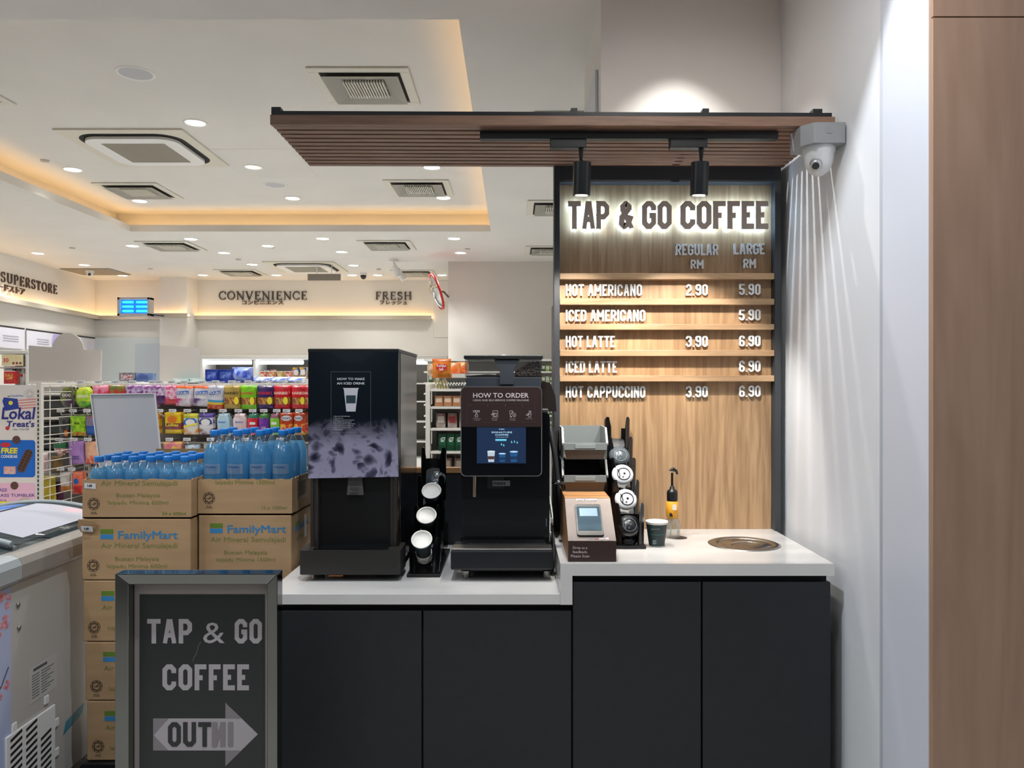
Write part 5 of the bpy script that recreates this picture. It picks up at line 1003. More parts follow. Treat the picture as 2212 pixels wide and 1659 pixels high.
stick(2.1, 2.55, .3, .97, 1.02, m_pink, 'blossom_sticker', l1); stick(2.78, 3.3, .52, .96, 1.032, M('sticker_pale', 'b6bac8', .4, col2='edb9c0', scale=(5, 5, 5), lo=.55, hi=.75), 'pale_sticker', l2); stick(2.9, 3.28, .25, .48, 1.032, m_stb, 'blue_sticker', l2)
# blossom wrap on the side
wy1 = 2.60; wrap = bx('blossom_wrap', FX + .0002, FX + .0012, FY0 + .01, wy1, .14, .915, M('wrap_lilac', 'b9c0dc', .4, col2='a9b6d8', scale=(1.5, 1.5, 1.5)), t)
rnd = random.Random(5); m_bl = M('blossom_red', 'd8626c', .5, col2='eab0ae', scale=(60, 60, 60)); m_br = M('branch_dark', '3f3040', .6); g = MB(); g2 = MB()
for (yy, zz) in [(2.42 + rnd.random() * .17, .78 + rnd.random() * .12) for _ in range(26)] + [(2.40 + rnd.random() * .18, .3 + rnd.random() * .55) for _ in range(26)]:
    s_ = rnd.uniform(.006, .014)
    for k in range(5):
        a = k * 2 * PI / 5 + rnd.random(); g.prism(disc(s_ * .8 * math.cos(a), s_ * .8 * math.sin(a), s_ * .55, s_ * .45, 7), (FX + .0014 + .0011 * rnd.random(), yy, zz), (0, 1, 0), ZU, .0003)
g.build('blossoms', m_bl, wrap)
for br in ([(2.585, .65), (2.55, .60), (2.50, .56), (2.44, .53)], [(2.585, .30), (2.54, .33), (2.47, .31)]): MB().tube([(FX + .0018, a, b) for a, b in br], .002, 5).build('branch', m_br, wrap)
# vent grille, label plate, screws, tape
gx = FX + .0005; gr = MB().box(gx, gx + .008, 2.565, 2.84, .12, .42).build('motor_grille', m_white, t, .003)
for c_ in range(3):
    g = MB()
    for k in range(12):
        y0 = 2.585 + c_ * .083; z0 = .135 + k * .0235
        if c_ == 2 and k > 8: continue
        g.add([(gx + .0085, y0, z0), (gx + .0085, y0 + .062, z0 + .012), (gx + .0085, y0 + .062, z0 + .023), (gx + .0085, y0, z0 + .011)], [(0, 1, 2, 3)])
    g.build('slots', m_void, gr)
for yy, zz in ((2.60, .42), (2.78, .44), (2.842, .33), (2.842, .22)): bx('tab', gx, gx + .006, yy, yy + .025, zz, zz + .03, m_white, gr, .002)
pl = bx('rating_plate', FX + .0003, FX + .0012, 2.70, 2.86, .475, .60, M('plate_paper', 'c3c2bc', .5), t)
g = MB().box(FX + .0013, FX + .0016, 2.72, 2.80, .583, .593)
for k in range(9):
    for a_, b_ in ((2.712, 2.755), (2.765, 2.84 - .02 * (k % 3))): g.box(FX + .0013, FX + .0016, a_, b_, .568 - k * .0098, .571 - k * .0098)
g.build('plate_text', M('plate_ink', '55555a', .6), pl)
for yy, zz in ((2.635, .845), (2.64, .765)): MB().lathe([(.008, 0), (.008, .006), (0, .008)], (FX, yy, zz), 14, axis=(1, 0, 0)).build('hinge_screw', m_steel, t)
MB().prism([(0, 0), (.13, .03), (.14, .065), (.02, .045)], (FX + .0008, 2.90, .275), (0, 1, 0), ZU, .0006).build('blue_tape', M('tape_teal', '2f87a0', .35), t)
g = MB(); random.seed(9)
for (yy, zz) in ((FY0 + .1, 0), (FY1 - .1, 0)):
    for xx in (FX - .08, FX2 + .08): MB().cyl((xx, yy, 0), (xx, yy, .1195), .03).build('caster', m_black, t)
struct(bx('floor_mat', -2.6, -.84, 2.2, 3.62, 0, .0012, M('dark_floor_panel', '2b2927', .45, col2='34312e', scale=(2, 9, 2))))
o = bx('freezer_ramp', -1.69, -1.615, 2.6, 3.4, 0, .10, M('dark_plinth', '1f1e1d', .6)); tag(recenter(o, (-1.65, 2.6, 0)), 'dark plinth on the floor between the freezer and the cartons', 'plinth')
cable('power_cable', [(-1.686, 2.83, .16), (-1.66, 2.90, .135), (-1.655, 3.0, .15), (-1.65, 3.15, .14), (-1.655, 3.35, .13)], .007, m_black, 'black cable trailing from the freezer grille along the dark plinth')
# ================================================================ STORE BEHIND: GONDOLAS, BAGS, SHELVES
GY = 5.5; gpx = lambda x, y, Y=GY: P(x, y, Y)
m_gm = M('gondola_white', 'd9d6cf', .45); m_gb = M('gondola_back_grey', '77706c', .6); m_tag = M('price_tag_white', 'dfe0e4', .4); m_wire = M('wire_white', 'dcd9d2', .4)
g0x = -3.13; g1x = -.95
t = thing('store_gondola', 'long white gondola with pegs of hanging sweets behind the cartons', 'shelving', ((g0x + g1x) / 2, GY, 0))
bx('back_panel', g0x, g1x, 5.62, 5.64, .1, 1.585, m_gb, t)
bx('top_shelf', g0x, g1x, 5.50, 5.98, 1.585, 1.603, m_gm, t, .002); bx('base_shelf', g0x, g1x, 5.12, 5.64, .05, .20, m_gm, t)
for x in (g0x + .01, -2.15, g1x - .04): 
    u_ = bx('upright', x, x + .035, 5.585, 5.62, .0, 1.6, m_gm, t); g = MB()
    for k in range(28): g.box(x + .008, x + .013, 5.583, 5.585, .3 + k * .045, .325 + k * .045).box(x + .021, x + .026, 5.583, 5.585, .3 + k * .045, .325 + k * .045)
    g.build('slots', m_void, u_)
for z in (1.58, 1.375, 1.18, 1.0, .82): bx('peg_rail', g0x + .05, g1x - .04, 5.60, 5.618, z - .012, z, m_gm, t)
# wire side panel
t = thing('wire_panel', 'white wire grid panel closing the left end of the sweets gondola', 'wire panel', (g0x, 5.09, .6))
g = MB()
for z in [.62 + .058 * k for k in range(18)]: g.tube([(g0x, 5.095, z), (g0x, 5.60, z)], .0028, 6)
for y in (5.20, 5.45): g.tube([(g0x - .005, y, .6), (g0x - .005, y, 1.6)], .0035, 6)
g.build('wires', m_wire, t); po = bx('edge_post', g0x - .012, g0x + .02, 5.06, 5.09, 0, 1.603, m_gm, t); g = MB()
for k in range(34): g.box(g0x - .002, g0x + .006, 5.058, 5.06, .62 + k * .028, .638 + k * .028)
g.build('slots', m_void, po)
bx('top_bar', g0x - .012, g0x + .012, 5.091, 5.61, 1.59, 1.603, m_gm, t)
# promotional end board
bY = 5.07; t = thing('promo_board', 'tall white end board with local treats artwork and two promotion panels', 'promotion board', (-3.37, bY, .6)); B0, B1 = -3.66, -3.145
bd = bx('board', B0, B1, bY, bY + .012, .55, 1.595, M('board_cream', 'e3dfe3', .5, col2='eadfce', scale=(1.2, 1.2, 1.2)), t)
bq = lambda x, y, o=0: P(x, y, bY - .0008 - o)
m_navy = M('print_navy', '2c2f86', .5); m_red = M('print_red', 'd0323c', .5); m_yel = M('print_yellow', 'f2e23a', .5); m_bbl = M('print_blue', '1668c8', .5); m_pk = M('print_pink', 'eebbd2', .5); m_bro = M('print_brown', '5e4036', .5)
MB().box(bq(16, 0).x, bq(22, 0).x, bY - .001, bY, bq(0, 857).z, bq(0, 855).z).build('logo_mark', m_grn, bd); MB().text('FamilyMart', bq(24, 857), .014, width=.082).build('logo_text', m_bbl, bd)
MB().text('Lokal', bq(3, 905, .0012), .080, width=.215, bold=.02, v=(.12, 0, 1)).text("Treat's", bq(13, 922, .0012), .040, width=.185, bold=.02, v=(.12, 0, 1)).build('headline', m_navy, bd); MB().text('5 Sep - 15 Oct 2024', bq(28, 929), .010, width=.105).build('dates', m_navy, bd)
q_ = bq(5, 884, -.0003); fl = MB().prism([(0, .02), (.02, -.045), (.11, -.03), (.10, .035), (.01, .045)], (bq(5, 870).x, bY - .0004, bq(5, 873).z), XU, ZU, .0004, 0)
fl.build('flag_field', M('flag_blue', '2a3f9c', .5), bd); MB().prism(disc(.055, .008, .014), (bq(5, 870).x, bY - .0007, bq(5, 873).z), XU, ZU, .0003).build('flag_crescent', m_yel, bd)
g = MB()
for k in range(4): g.prism([(.105, .02 - k * .018), (.24, .03 - k * .018), (.24, .039 - k * .018), (.105, .029 - k * .018)], (bq(5, 870).x, bY - .0004, bq(5, 873).z), XU, ZU, .0004)
g.build('flag_stripes', M('flag_pink', 'dd8f8c', .5), bd); MB().prism(disc(0, 0, .014, n=9), bq(16, 925), XU, ZU, .0004).build('flower', m_red, bd)
g = MB()
for k in range(12): a = k * PI / 6; o_ = bq(64, 851); g.tube([o_ + Vector((math.cos(a) * .012, 0, math.sin(a) * .012)), o_ + Vector((math.cos(a) * .035, 0, math.sin(a) * .035))], .0009, 4)
g.build('firework', m_prd, bd)
p2 = MB().prism(rrect(.27, .245, .02, 5, bq(76, 0).x - .27, bq(0, 1031).z), (0, bY - .0012, 0), XU, ZU, .001).build('blue_panel', m_bbl, bd)
MB().text('FREE', bq(2, 979, .001), .036, width=.108, bold=.04, v=(.12, 0, 1)).build('free_text', m_yel, p2); MB().text('CONGKAK', bq(2, 989, .001), .020, width=.112, bold=.03).build('congkak_text', m_white, p2)
o_ = bq(54, 995, .001); uu = Vector((.42, 0, .9)); uu.normalize(); vv = Vector((-uu.z, 0, uu.x)); MB().prism(rrect(.165, .056, .028, 6, -.085, -.028), o_, uu, vv, .0006).build('game_board', m_bro, p2); g = MB()
for k in range(7):
    for s_ in (-.012, .012): g.prism(disc(-.062 + k * .0205, s_, .0075, n=10), o_ + Vector((0, -.0005, 0)), uu, vv, .0003)
g.build('game_holes', M('hole_brown', '35221d', .6), p2)
MB().prism(rrect(.026 * 3, .05, .006, 3), bq(8, 1024, .001), XU, ZU, .0005).build('bread_picture', M('bread_tones', 'e9c9b8', .5, col2='d98a8a', scale=(40, 40, 90)), p2)
MB().prism(disc(0, 0, .034, .016, 20), bq(12, 961, .0012), XU, ZU, .0005).build('red_oval', m_red, p2)
p3 = MB().prism(rrect(.27, .31, .02, 5, bq(76, 0).x - .27, bq(0, 1145).z), (0, bY - .0012, 0), XU, ZU, .001).build('pink_panel', m_pk, bd)
MB().text('FREE', bq(15, 1062, .001), .022, align='r', width=.065).text('GLASS TUMBLER', bq(75, 1073, .001), .020, align='r', width=.27).text('RM21.90', bq(14, 1083, .001), .012, align='r').build('tumbler_text', m_navy, p3)
MB().prism(disc(0, 0, .062, n=28), bq(54, 1095, .001), XU, ZU, .0004).build('round_picture', M('picture_grey', 'c8b6a8', .5), p3); MB().prism(rrect(.045, .035, .01, 3, -.022, 0), bq(54, 1094, .0015), XU, ZU, .0004).build('pictured_bowl', m_white, p3)
for k, x in enumerate((51, 66)): MB().prism([(-.016, 0), (.016, 0), (.021, .045), (-.021, .045)], bq(x, 1128, .0016), XU, ZU, .0004).build('pictured_cup', M('cup_tan', 'b97850', .5), p3)
MB().prism([(-.03, 0), (.03, 0), (.022, .05), (0, .065), (-.022, .05)], bq(10, 1131, .0014), XU, ZU, .0004).build('pictured_person', M('person_green', '2f7a45', .5), p3); MB().prism(disc(0, .075, .017, n=16), bq(10, 1131, .0016), XU, ZU, .0004).build('pictured_face', M('face_tone', 'd8a88c', .5), p3)
MB().prism([(-.02, 0), (.02, 0), (.015, .05), (0, .06), (-.015, .05)], bq(24, 1131, .0014), XU, ZU, .0004).build('pictured_person', M('person_blue', '52628a', .5), p3); MB().prism(disc(0, .068, .014, n=16), bq(24, 1131, .0016), XU, ZU, .0004).build('pictured_face', M('face_tone', 'd8a88c', .5), p3)
MB().prism(rrect(.075, .012, .003, 2), bq(-2, 1087, .0012), XU, ZU, .0004).build('yellow_strip', m_yel, p3)
for x, y in ((35, 950), (31, 1049)): MB().prism(disc(0, 0, .026, n=22), bq(x, y, .0022), XU, ZU, .0006).build('round_seal', m_bro, bd)
o_ = MB(); o_.box(-3.75, -3.60, bY + .03, 5.4, .0, .62).box(-3.60, -3.15, bY + .03, 5.4, .0, .55); o_ = o_.build('dark_plinth_unit', m_void); tag(recenter(o_, (-3.4, 5.2, 0)), 'dark low base unit under the tall end promotion board', 'plinth')

# hooks and hanging bags
hk = thing('peg_hook', '', 'hook', (0, 0, 0), 'peg hooks with price tags'); MB().tube([(0, .06, -.012), (0, -.09, -.012), (0, -.10, -.004), (0, -.102, .006)], .003, 6).build('peg', m_wire, hk); MB().tube([(0, .06, .02), (0, -.10, .016)], .0022, 6).build('tag_arm', m_wire, hk)
bx('price_tag', -.026, .026, -.108, -.1055, .008, .030, m_tag, hk); hk_first = [True]
MB().box(-.020, .018, -.1092, -.1083, .020, .0215).box(-.020, .004, -.1092, -.1083, .014, .0155).build('tag_print', m_prd, [c_ for c_ in hk.children if c_.name.startswith('price_tag')][0])
def hook(x, z, desc):
    loc = (x, 5.54, z)
    if hk_first[0]: hk.location = loc; hk['label'] = desc; hk_first[0] = False
    else: dup(hk, loc, desc)
def bag_mesh(w, h, d, shape='bag', n=10):
    vs = []; k = n + 1
    for side in (-1, 1):
        for j in range(n + 1):
            v = j / n
            for i in range(n + 1):
                u = i / n; pu = math.sin(PI * u) ** .6; pv = max(0, math.sin(PI * min(1, max(0, (v - .07) / .86)))) ** .5; ww = w
                if shape == 'round': ww = w * (.25 + .75 * math.sin(PI * min(.97, max(.03, v))) ** .6)
                elif shape == 'jar': ww = w * (.68 if v > .86 else .62 + .38 * min(1, (.86 - v) / .08)) if v > .78 else w * (1 - .05 * (1 - v))
                elif shape == 'heart': ww = w * (.3 + .7 * min(1, v * 1.7))
                wob = .006 * math.sin(v * 9 + u * 3) * d / .03
                vs.append(Vector(((u - .5) * ww * (1 - .05 * pv), side * (d / 2 * pu * pv + .0008) + wob * .3, -h + v * h)))
    fs = []
    for s_ in (0, 1):
        o = s_ * k * k
        for j in range(n):
            for i in range(n):
                a = o + j * k + i; f = (a, a + 1, a + k + 1, a + k); fs.append(f if s_ == 0 else f[::-1])
    for i in range(n): fs.append((i + 1, i, k * k + i, k * k + i + 1)); a = n * k + i; fs.append((a, a + 1, k * k + a + 1, k * k + a))
    for j in range(n): a = j * k; fs.append((a, a + k, k * k + a + k, k * k + a)); a = j * k + n; fs.append((a + k, a, k * k + a, k * k + a + k))
    return vs, fs, n
BAGM = {}
def bagmat(c1, c2=None, sc=26, lo=.4, hi=.6):
    k = (c1, c2, sc)
    if k not in BAGM: BAGM[k] = M('film_%s_%s_%d' % (c1, c2 or 'plain', sc), c1, .28, coat=.3, col2=c2, scale=(sc, sc, sc), lo=lo, hi=hi, detail=1)
    return BAGM[k]
def bag(x, ytop, w, h, desc, bands, texts=(), shape='bag', Y=5.45, d=.028, n_back=1, name='sweets_bag', cat='sweets bag', grp='sweets bags hanging on the gondola', tilt=0, extra=None):
    """bands: list of (lower limit 0..1, material) from the top down"""
    t = thing(name, desc, cat, (x, Y, ytop), grp); vs, fs, n = bag_mesh(w, h, d, shape); m = MB(); mats = [b[1] for b in bands]
    for v in vs: pass
    m.add([v + Vector((x, Y, ytop)) for v in vs], fs, 0, True)
    for k, f in enumerate(m.f):
        zc = sum(m.v[i].z for i in f) / len(f); fr_ = (zc - ytop + h) / h
        for b, (lim, _) in enumerate(bands):
            if fr_ >= lim: m.mi[k] = b; break
    m.build('pouch', mats, t)
    for (s_, fy, fw, hh, mt) in texts:
        MB().text(s_, (x, Y - d / 2 - .0035, ytop - h + fy * h), hh, align='c', width=w * fw, bold=.02).build('printed_name', mt, t)
    if extra:
        for ei, (nm, poly, mt) in enumerate(extra): MB().prism([(a * w, b * h) for a, b in poly], (x, Y - d / 2 - .0015 - .0007 * ei, ytop - h), XU, ZU, .001).build(nm, mt, t)
    t.rotation_euler = (.08, tilt, random.uniform(-.15, .15))
    for b in range(n_back):
        q = dup(t, (x + random.uniform(-.004, .004), Y + .038 * (b + 1), ytop + .003), (desc.split(' hanging')[0] if 'pair' not in desc else desc.split()[-4] + ' orange-brown fruit sweets bag') + ', %s behind the front one' % ('first' if b == 0 else 'second'))
        q.rotation_euler = (.03, tilt + random.uniform(-.05, .05), random.uniform(-.15, .15))
    return t
random.seed(21)
WH, NV = m_white, m_navy; gold = bagmat('b9a054', '8c7434'); sil = bagmat('d5d3dc', 'bdb9cf'); C = bagmat
ell = lambda cx, cy, rx, ry: disc(cx, cy, rx, ry, 20)
row = lambda x, y: (P(x, 0, 5.45).x, P(0, y, 5.45).z)
def put(xc, yt, yb, wpx, desc, bands, texts=(), shape='bag', extra=None, n_back=1, tilt=0):
    x, zt = row(xc, yt); k = 5.45 / F; return bag(x, zt, wpx * k, (yb - yt) * k, desc, bands, texts, shape, extra=extra, n_back=n_back, tilt=tilt)
# first peg row
put(146, 837, 880, 39, 'round dark purple and gold sweets bag hanging at far left of the top row', [(.0, C('3a2440', '6f7a2e', 20))], [('000', .55, .5, .022, WH)], 'round', n_back=2)
put(180, 837, 880, 40, 'lime green and yellow rounded sweets bag hanging beside the dark purple one', [(.35, C('9fd02c', 'dbe34a')), (0, C('3f9a3a', '8ccc2e'))], [('000', .5, .6, .020, WH)], 'round')
put(214, 834, 878, 30, 'red and pink sweets bag hanging behind the left edge of the blank board', [(0, C('d8466a', 'f0a0b8'))])
put(250, 833, 878, 34, 'red sweets bag with green specks hanging behind the blank board', [(0, C('c4332c', '5f8a3c'))])
put(287, 833, 882, 32, 'left lilac and white candy bag hanging behind the blank board', [(0, C('c4b4d8', '8a3c8c', 34))])
put(322, 833, 882, 32, 'right lilac and white candy bag hanging behind the blank board', [(0, C('c9bddb', '93408f', 34))])
put(345, 834, 874, 26, 'dark purple and silver candy bag hanging just right of the blank board', [(.5, C('d3cbe0', '9a3c90', 34)), (0, C('47225c', '7c3a86'))])
put(370, 834, 874, 29, 'pink and silver candy bag with red base hanging in the top peg row', [(.35, C('e6c4d6', 'd8447c', 34)), (0, C('c3283a', 'd64a5a'))])
for xc, c1, lbx in ((397, 'd43f8e', 'white sour candy bag with orange top and pink base'), (437, '5c3d8a', 'white sour candy bag with orange top and purple base')):
    put(xc, 835, 878, 33, lbx.replace('white sour', 'sour') + ' hanging in the top peg row', [(.86, C('e8642a')), (.42, C('e3e1e8')), (0, C('dad6e0', c1, 18))], [('SOURS', .62, .7, .020, WH)], extra=[('name_patch', [(-.38, .58), (.38, .64), (.38, .82), (-.38, .76)], m_bbl)], tilt=.06, n_back=2)
put(466, 834, 884, 34, 'larger silver-white sour candy bag with rainbow base hanging beside the gold bag', [(.42, C('d6d8e2', 'c6c8d6')), (.30, C('3f9fd0')), (.22, C('e8c832')), (0, C('c42a34', 'd8862c'))], [('SOURS', .66, .7, .020, WH)], extra=[('name_patch', [(-.36, .62), (.36, .68), (.36, .82), (-.36, .76)], m_bbl)], tilt=.06)
HB = [(501, 34, 'gold', 'b89c4c', M('ink_black', '17130f', .5), 'gold'), (536, 35, 'lime green', '7ccb1e', m_red, 'lime'), (573, 35, 'dark purple', '3d2566', m_red, 'purple'), (608, 34, 'red', 'c9182a', M('ink_cream', 'f2e3d2', .5), 'red'), (645, 30, 'bright red', 'd02030', M('ink_cream', 'f2e3d2', .5), 'red2'), (670, 30, 'deep red', 'b81a28', M('ink_cream', 'f2e3d2', .5), 'red3')]
for xc, wp, cn, c1, mt, _ in HB:
    put(xc, 834, 883 if cn != 'lime green' else 884, wp, '%s gummy sweets bag with clear window of sweets hanging in the top peg row' % cn, [(.55, C(c1)), (.18, C('8a4f38', 'd8a24c', 60)), (0, C(c1))], [('HARIBO', .64, .86, .020, mt)], extra=[('yellow_figure', ell(.28, .36, .15, .17), m_yel)], n_back=2)
# second peg row
put(138, 901, 944, 24, 'black sweets bag with orange print hanging in the second peg row at far left', [(0, C('1b1c1e', '4a4f50', 34))], extra=[('orange_patch', ell(.25, .2, .2, .15), M('ink_orange', 'e07a22', .5))])
put(168, 899, 942, 33, 'bright lime bag with coloured dots hanging left of the blank board', [(.2, C('a8d81c', '6fae2c', 40)), (0, C('b4dc28', 'd84a3a', 60))], [('kri', .6, .3, .018, m_black)], n_back=2)
put(197, 899, 940, 26, 'blue fish-pattern bag hanging against the left edge of the blank board', [(.5, C('6a7aa8', '9a5a5a', 40)), (0, C('1c5cb8', '1a3f94', 22))])
put(333, 892, 938, 24, 'yellow sweets bag hanging half hidden by the right edge of the blank board', [(0, C('e8c81c', 'c2642a', 26))])
put(373, 891, 937, 38, 'yellow lollipop bag with orange flower and purple name hanging in the second peg row', [(.5, C('ecc81e', 'e0b41a')), (.22, C('7c3046', '9a4a50')), (0, C('e4c822', 'cbab1c'))], [('Lollies', .36, .75, .022, m_yel)], extra=[('orange_flower', ell(0, .68, .27, .17), M('ink_orange', 'e07a22', .5))], n_back=2)
put(412, 894, 939, 31, 'yellow and white sweets bag with orange fruit print hanging in the second peg row', [(.82, C('c9c63a')), (.3, C('e9e6dc')), (0, C('e8e6e0', 'e8962c', 22))], extra=[('blue_arc', [(-.46, .5), (.46, .5), (.42, .68), (.25, .8), (-.25, .8), (-.42, .68)], m_bbl), ('white_oval', ell(0, .6, .32, .16), WH), ('yellow_ribbon', [(-.46, .34), (.46, .5), (.46, .58), (-.46, .42)], m_yel)])
put(445, 893, 939, 31, 'purple and white sweets bag with dark grape print hanging in the second peg row', [(.8, C('5a4a9c')), (.3, C('e6e4ea')), (0, C('dcdae2', '5c2442', 22))], extra=[('purple_arc', [(-.46, .5), (.46, .5), (.42, .66), (.25, .78), (-.25, .78), (-.42, .66)], NV), ('white_oval', ell(0, .6, .32, .15), WH)])
put(482, 894, 940, 30, 'pale blue bottle-shaped sweets pouch hanging left of the pale pink one', [(0, C('a8cfe4', 'bcdcec', 12))], [('Biobor', .58, .55, .015, m_bbl)], 'jar')
put(518, 894, 940, 31, 'pale pink bottle-shaped sweets pouch hanging right of the pale blue one', [(0, C('dcc4c8', 'e6d4d6', 12))], [('Biobor', .58, .55, .015, m_bbl)], 'jar')
put(546, 894, 940, 24, 'red jar-shaped sweets pouch with green lid print hanging in the second peg row', [(.84, C('2f8468')), (0, C('cc2236', 'd83a4a'))], shape='jar', extra=[('white_label', rrect(.5, .12, .03, 2, -.25, .5), WH)])
put(570, 894, 940, 23, 'purple jar-shaped sweets pouch with white eyes hanging in the second peg row', [(.84, C('3f8a3a')), (0, C('6a2f9c', '7c44ac'))], [('CC', .3, .4, .016, WH)], 'jar')
put(593, 894, 940, 23, 'lime jar-shaped sweets pouch with pinkish lid print hanging in the second peg row', [(.84, C('a0687c')), (0, C('7cbf3a', '8ccc4a'))], shape='jar', extra=[('white_label', rrect(.5, .12, .03, 2, -.25, .5), WH)])
for xc, pos in ((619, 'left'), (646, 'right')): put(xc, 892, 940, 29 if pos == 'left' else 25, 'orange-brown fruit sweets bag hanging in the second peg row, %s of the matching pair' % pos, [(.5, C('c44a1e', 'b03c18')), (.12, C('c9342a', 'e8b84a', 34)), (0, C('b8862a'))], [("FOX'S", .72, .62, .016, NV)], extra=[('white_oval', ell(0, .77, .38, .12), WH)], n_back=2)
# third peg row
put(129, 957, 985, 26, 'green and white sweets bag hanging in the third peg row at far left', [(.6, C('1f6a44')), (0, C('d6d2c8', 'b5402c', 40))], shape='heart')
put(164, 953, 1003, 34, 'lilac yogurt sweets pouch hanging in the third peg row beside the blank board', [(0, C('b48cd0', 'a87cc6', 8))], [('Yogurt', .32, .5, .012, NV), ('Surprise', .22, .5, .012, NV)], n_back=2)
put(197, 955, 1003, 30, 'peach coloured sweets pouch hanging right of the lilac one', [(.4, C('e2b496', 'd8a080')), (0, C('d8604a', 'e8a890', 30))])
put(373, 955, 1000, 40, 'yellow sweets bag with pink sun rays hanging in the third peg row', [(0, C('e8cc28', 'd8788c', 16))], extra=[('red_band', [(-.44, .15), (.44, .15), (.44, .3), (-.44, .3)], m_red)])
put(415, 961, 1000, 30, 'dark blue sweets bag with white peaks hanging behind the small bottles', [(0, C('1c3f66', 'c6d8e4', 22))])
for xc, cn, c1 in ((455, 'teal', '2c8a94'), (492, 'plum', '7c2c5a'), (530, 'orange', 'd8742c'), (568, 'crimson', 'b8243c'), (605, 'olive', '8a9a2c'), (642, 'maroon', '7a2426')): put(xc, 958, 1003, 30, cn + ' sweets bag hanging in the third peg row behind the large bottles', [(0, C(c1, 'c8b8a0', 22))])
# fourth peg row
put(140, 1021, 1062, 22, 'white and orange card sweets bag hanging low at the left end', [(.35, C('d0ccc4')), (0, C('d88a3a', 'c8506a', 20))], extra=[('white_oval', ell(0, .62, .3, .15), WH)])
put(166, 1020, 1068, 26, 'coral red sweets pack with blue circle hanging low beside the carton', [(.45, C('e0664c', 'e88464')), (0, C('cc2c34', 'e88464', 20))], extra=[('blue_circle', ell(0, .6, .22, .13), m_bbl)])
rows = [(826, 'top'), (888, 'second'), (950, 'third'), (1014, 'fourth')]
HX_ = {0: [131, 175, 213, 250, 287, 330, 345, 371, 398, 437, 466, 501, 536, 573, 608, 645], 1: [131, 158, 188, 345, 373, 405, 440, 482, 515, 546, 570, 598, 619, 646], 2: [128, 160, 190, 366, 404, 455, 530, 605], 3: [131, 155]}
nm_ = ['leftmost', 'second from left', 'third from left', 'fourth from left', 'fifth from left', 'sixth from left', 'seventh from left', 'eighth from left', 'ninth from left', 'tenth from left', 'eleventh from left', 'sixth from right', 'fifth from right', 'fourth from right', 'third from right', 'rightmost']
for r_, xs in HX_.items():
    for k, x in enumerate(xs): q = P(x, rows[r_][0], 5.435); hook(q.x, q.z - .016, 'white peg hook with price tag, %s in the %s peg row' % (nm_[k] if r_ == 0 or k < 11 else 'far right one' + ['', ' but one', ' but two'][len(xs) - 1 - k], rows[r_][1]))
# bags beyond the wire panel and boxes on the base shelf
def loose(name, cat, desc, x, y0, y1, wpx, Y, bands, shape='bag', d=.05, **k):
    kk = Y / F; return bag(P(x, 0, Y).x, P(0, y0, Y).z, wpx * kk, (y1 - y0) * kk, desc, bands, (), shape, Y=Y, d=d, n_back=0, name=name, cat=cat, **k)
loose('snack_bag', 'snack bag', 'tall bright yellow bag seen through the wire grid panel', 103, 1028, 1108, 34, 5.62, [(0, C('e2cc1c', 'b8a418', 10))], grp='bags beyond the wire panel')
loose('snack_bag', 'snack bag', 'dark plum bag behind the wire grid, right of the yellow one', 126, 1040, 1106, 26, 5.66, [(0, C('5a1c44', '3c1430', 10))], grp='bags beyond the wire panel')
loose('snack_bag', 'snack bag', 'pink and white striped bag seen through the wire grid panel', 95, 978, 1024, 20, 5.62, [(0, C('e0b4c0', 'd8d4d8', 30))], grp='bags beyond the wire panel')
loose('snack_bag', 'snack bag', 'dull gold bag behind the wire grid, above the yellow one', 122, 985, 1022, 24, 5.66, [(0, C('8f7238', '6a5428', 12))], grp='bags beyond the wire panel')
for k, (y, c1, lb) in enumerate(((872, '2a2624', 'topmost black and grey row'), (925, '26221e', 'second dark row'), (958, '1d2a20', 'third dark green row'))):
    t = thing('dark_box', 'dark box of goods beyond the wire panel, ' + lb, 'box', (-3.45, 5.7, 0), 'dark boxes beyond the wire panel'); z = P(0, y, 5.75).z; bx('carton', -3.62, -3.16, 5.70, 5.9, z - .038, z + .038, M('dark_goods_%d' % k, c1, .6, col2='5a5450', scale=(16, 4, 8), lo=.5, hi=.6), t, .003); bx('face_label', -3.5, -3.3, 5.698, 5.6995, z - .03, z + .03, M('dark_label', '3f4444', .5), t)
t = thing('side_shelving', 'white shelving seen through the wire grid panel, left of the sweets', 'shelving', (-3.45, 5.9, 0))
for y in (850, 902, 945, 972, 1025, 1112): z = P(0, y, 5.75).z; bx('shelf_board', -3.75, -3.145, 5.66, 5.95, z - .012, z - .0, m_gm, t)
bx('back_panel', -3.75, -3.145, 5.955, 5.97, 0, 1.58, M('shelf_back_pale', '8d8a86', .6), t)
for x0, x1, cc, lb in ((118, 143, '2c6a50', 'green'), (146, 172, 'c4202c', 'red')):
    a = P(x0, 1128, 5.3); b = P(x1, 1113, 5.3); t = thing('sweets_box', lb + ' box lying on the low base shelf by the cartons', 'box', a, 'boxes on the base shelf'); bx('box_body', a.x, b.x, 5.3, 5.5, a.z, b.z, C(cc), t, .003); MB().prism(ell((b.x - a.x) / 2, (b.z - a.z) / 2, .016, .008), (a.x, 5.2995, a.z), XU, ZU, .0005).build('white_mark', WH, t)
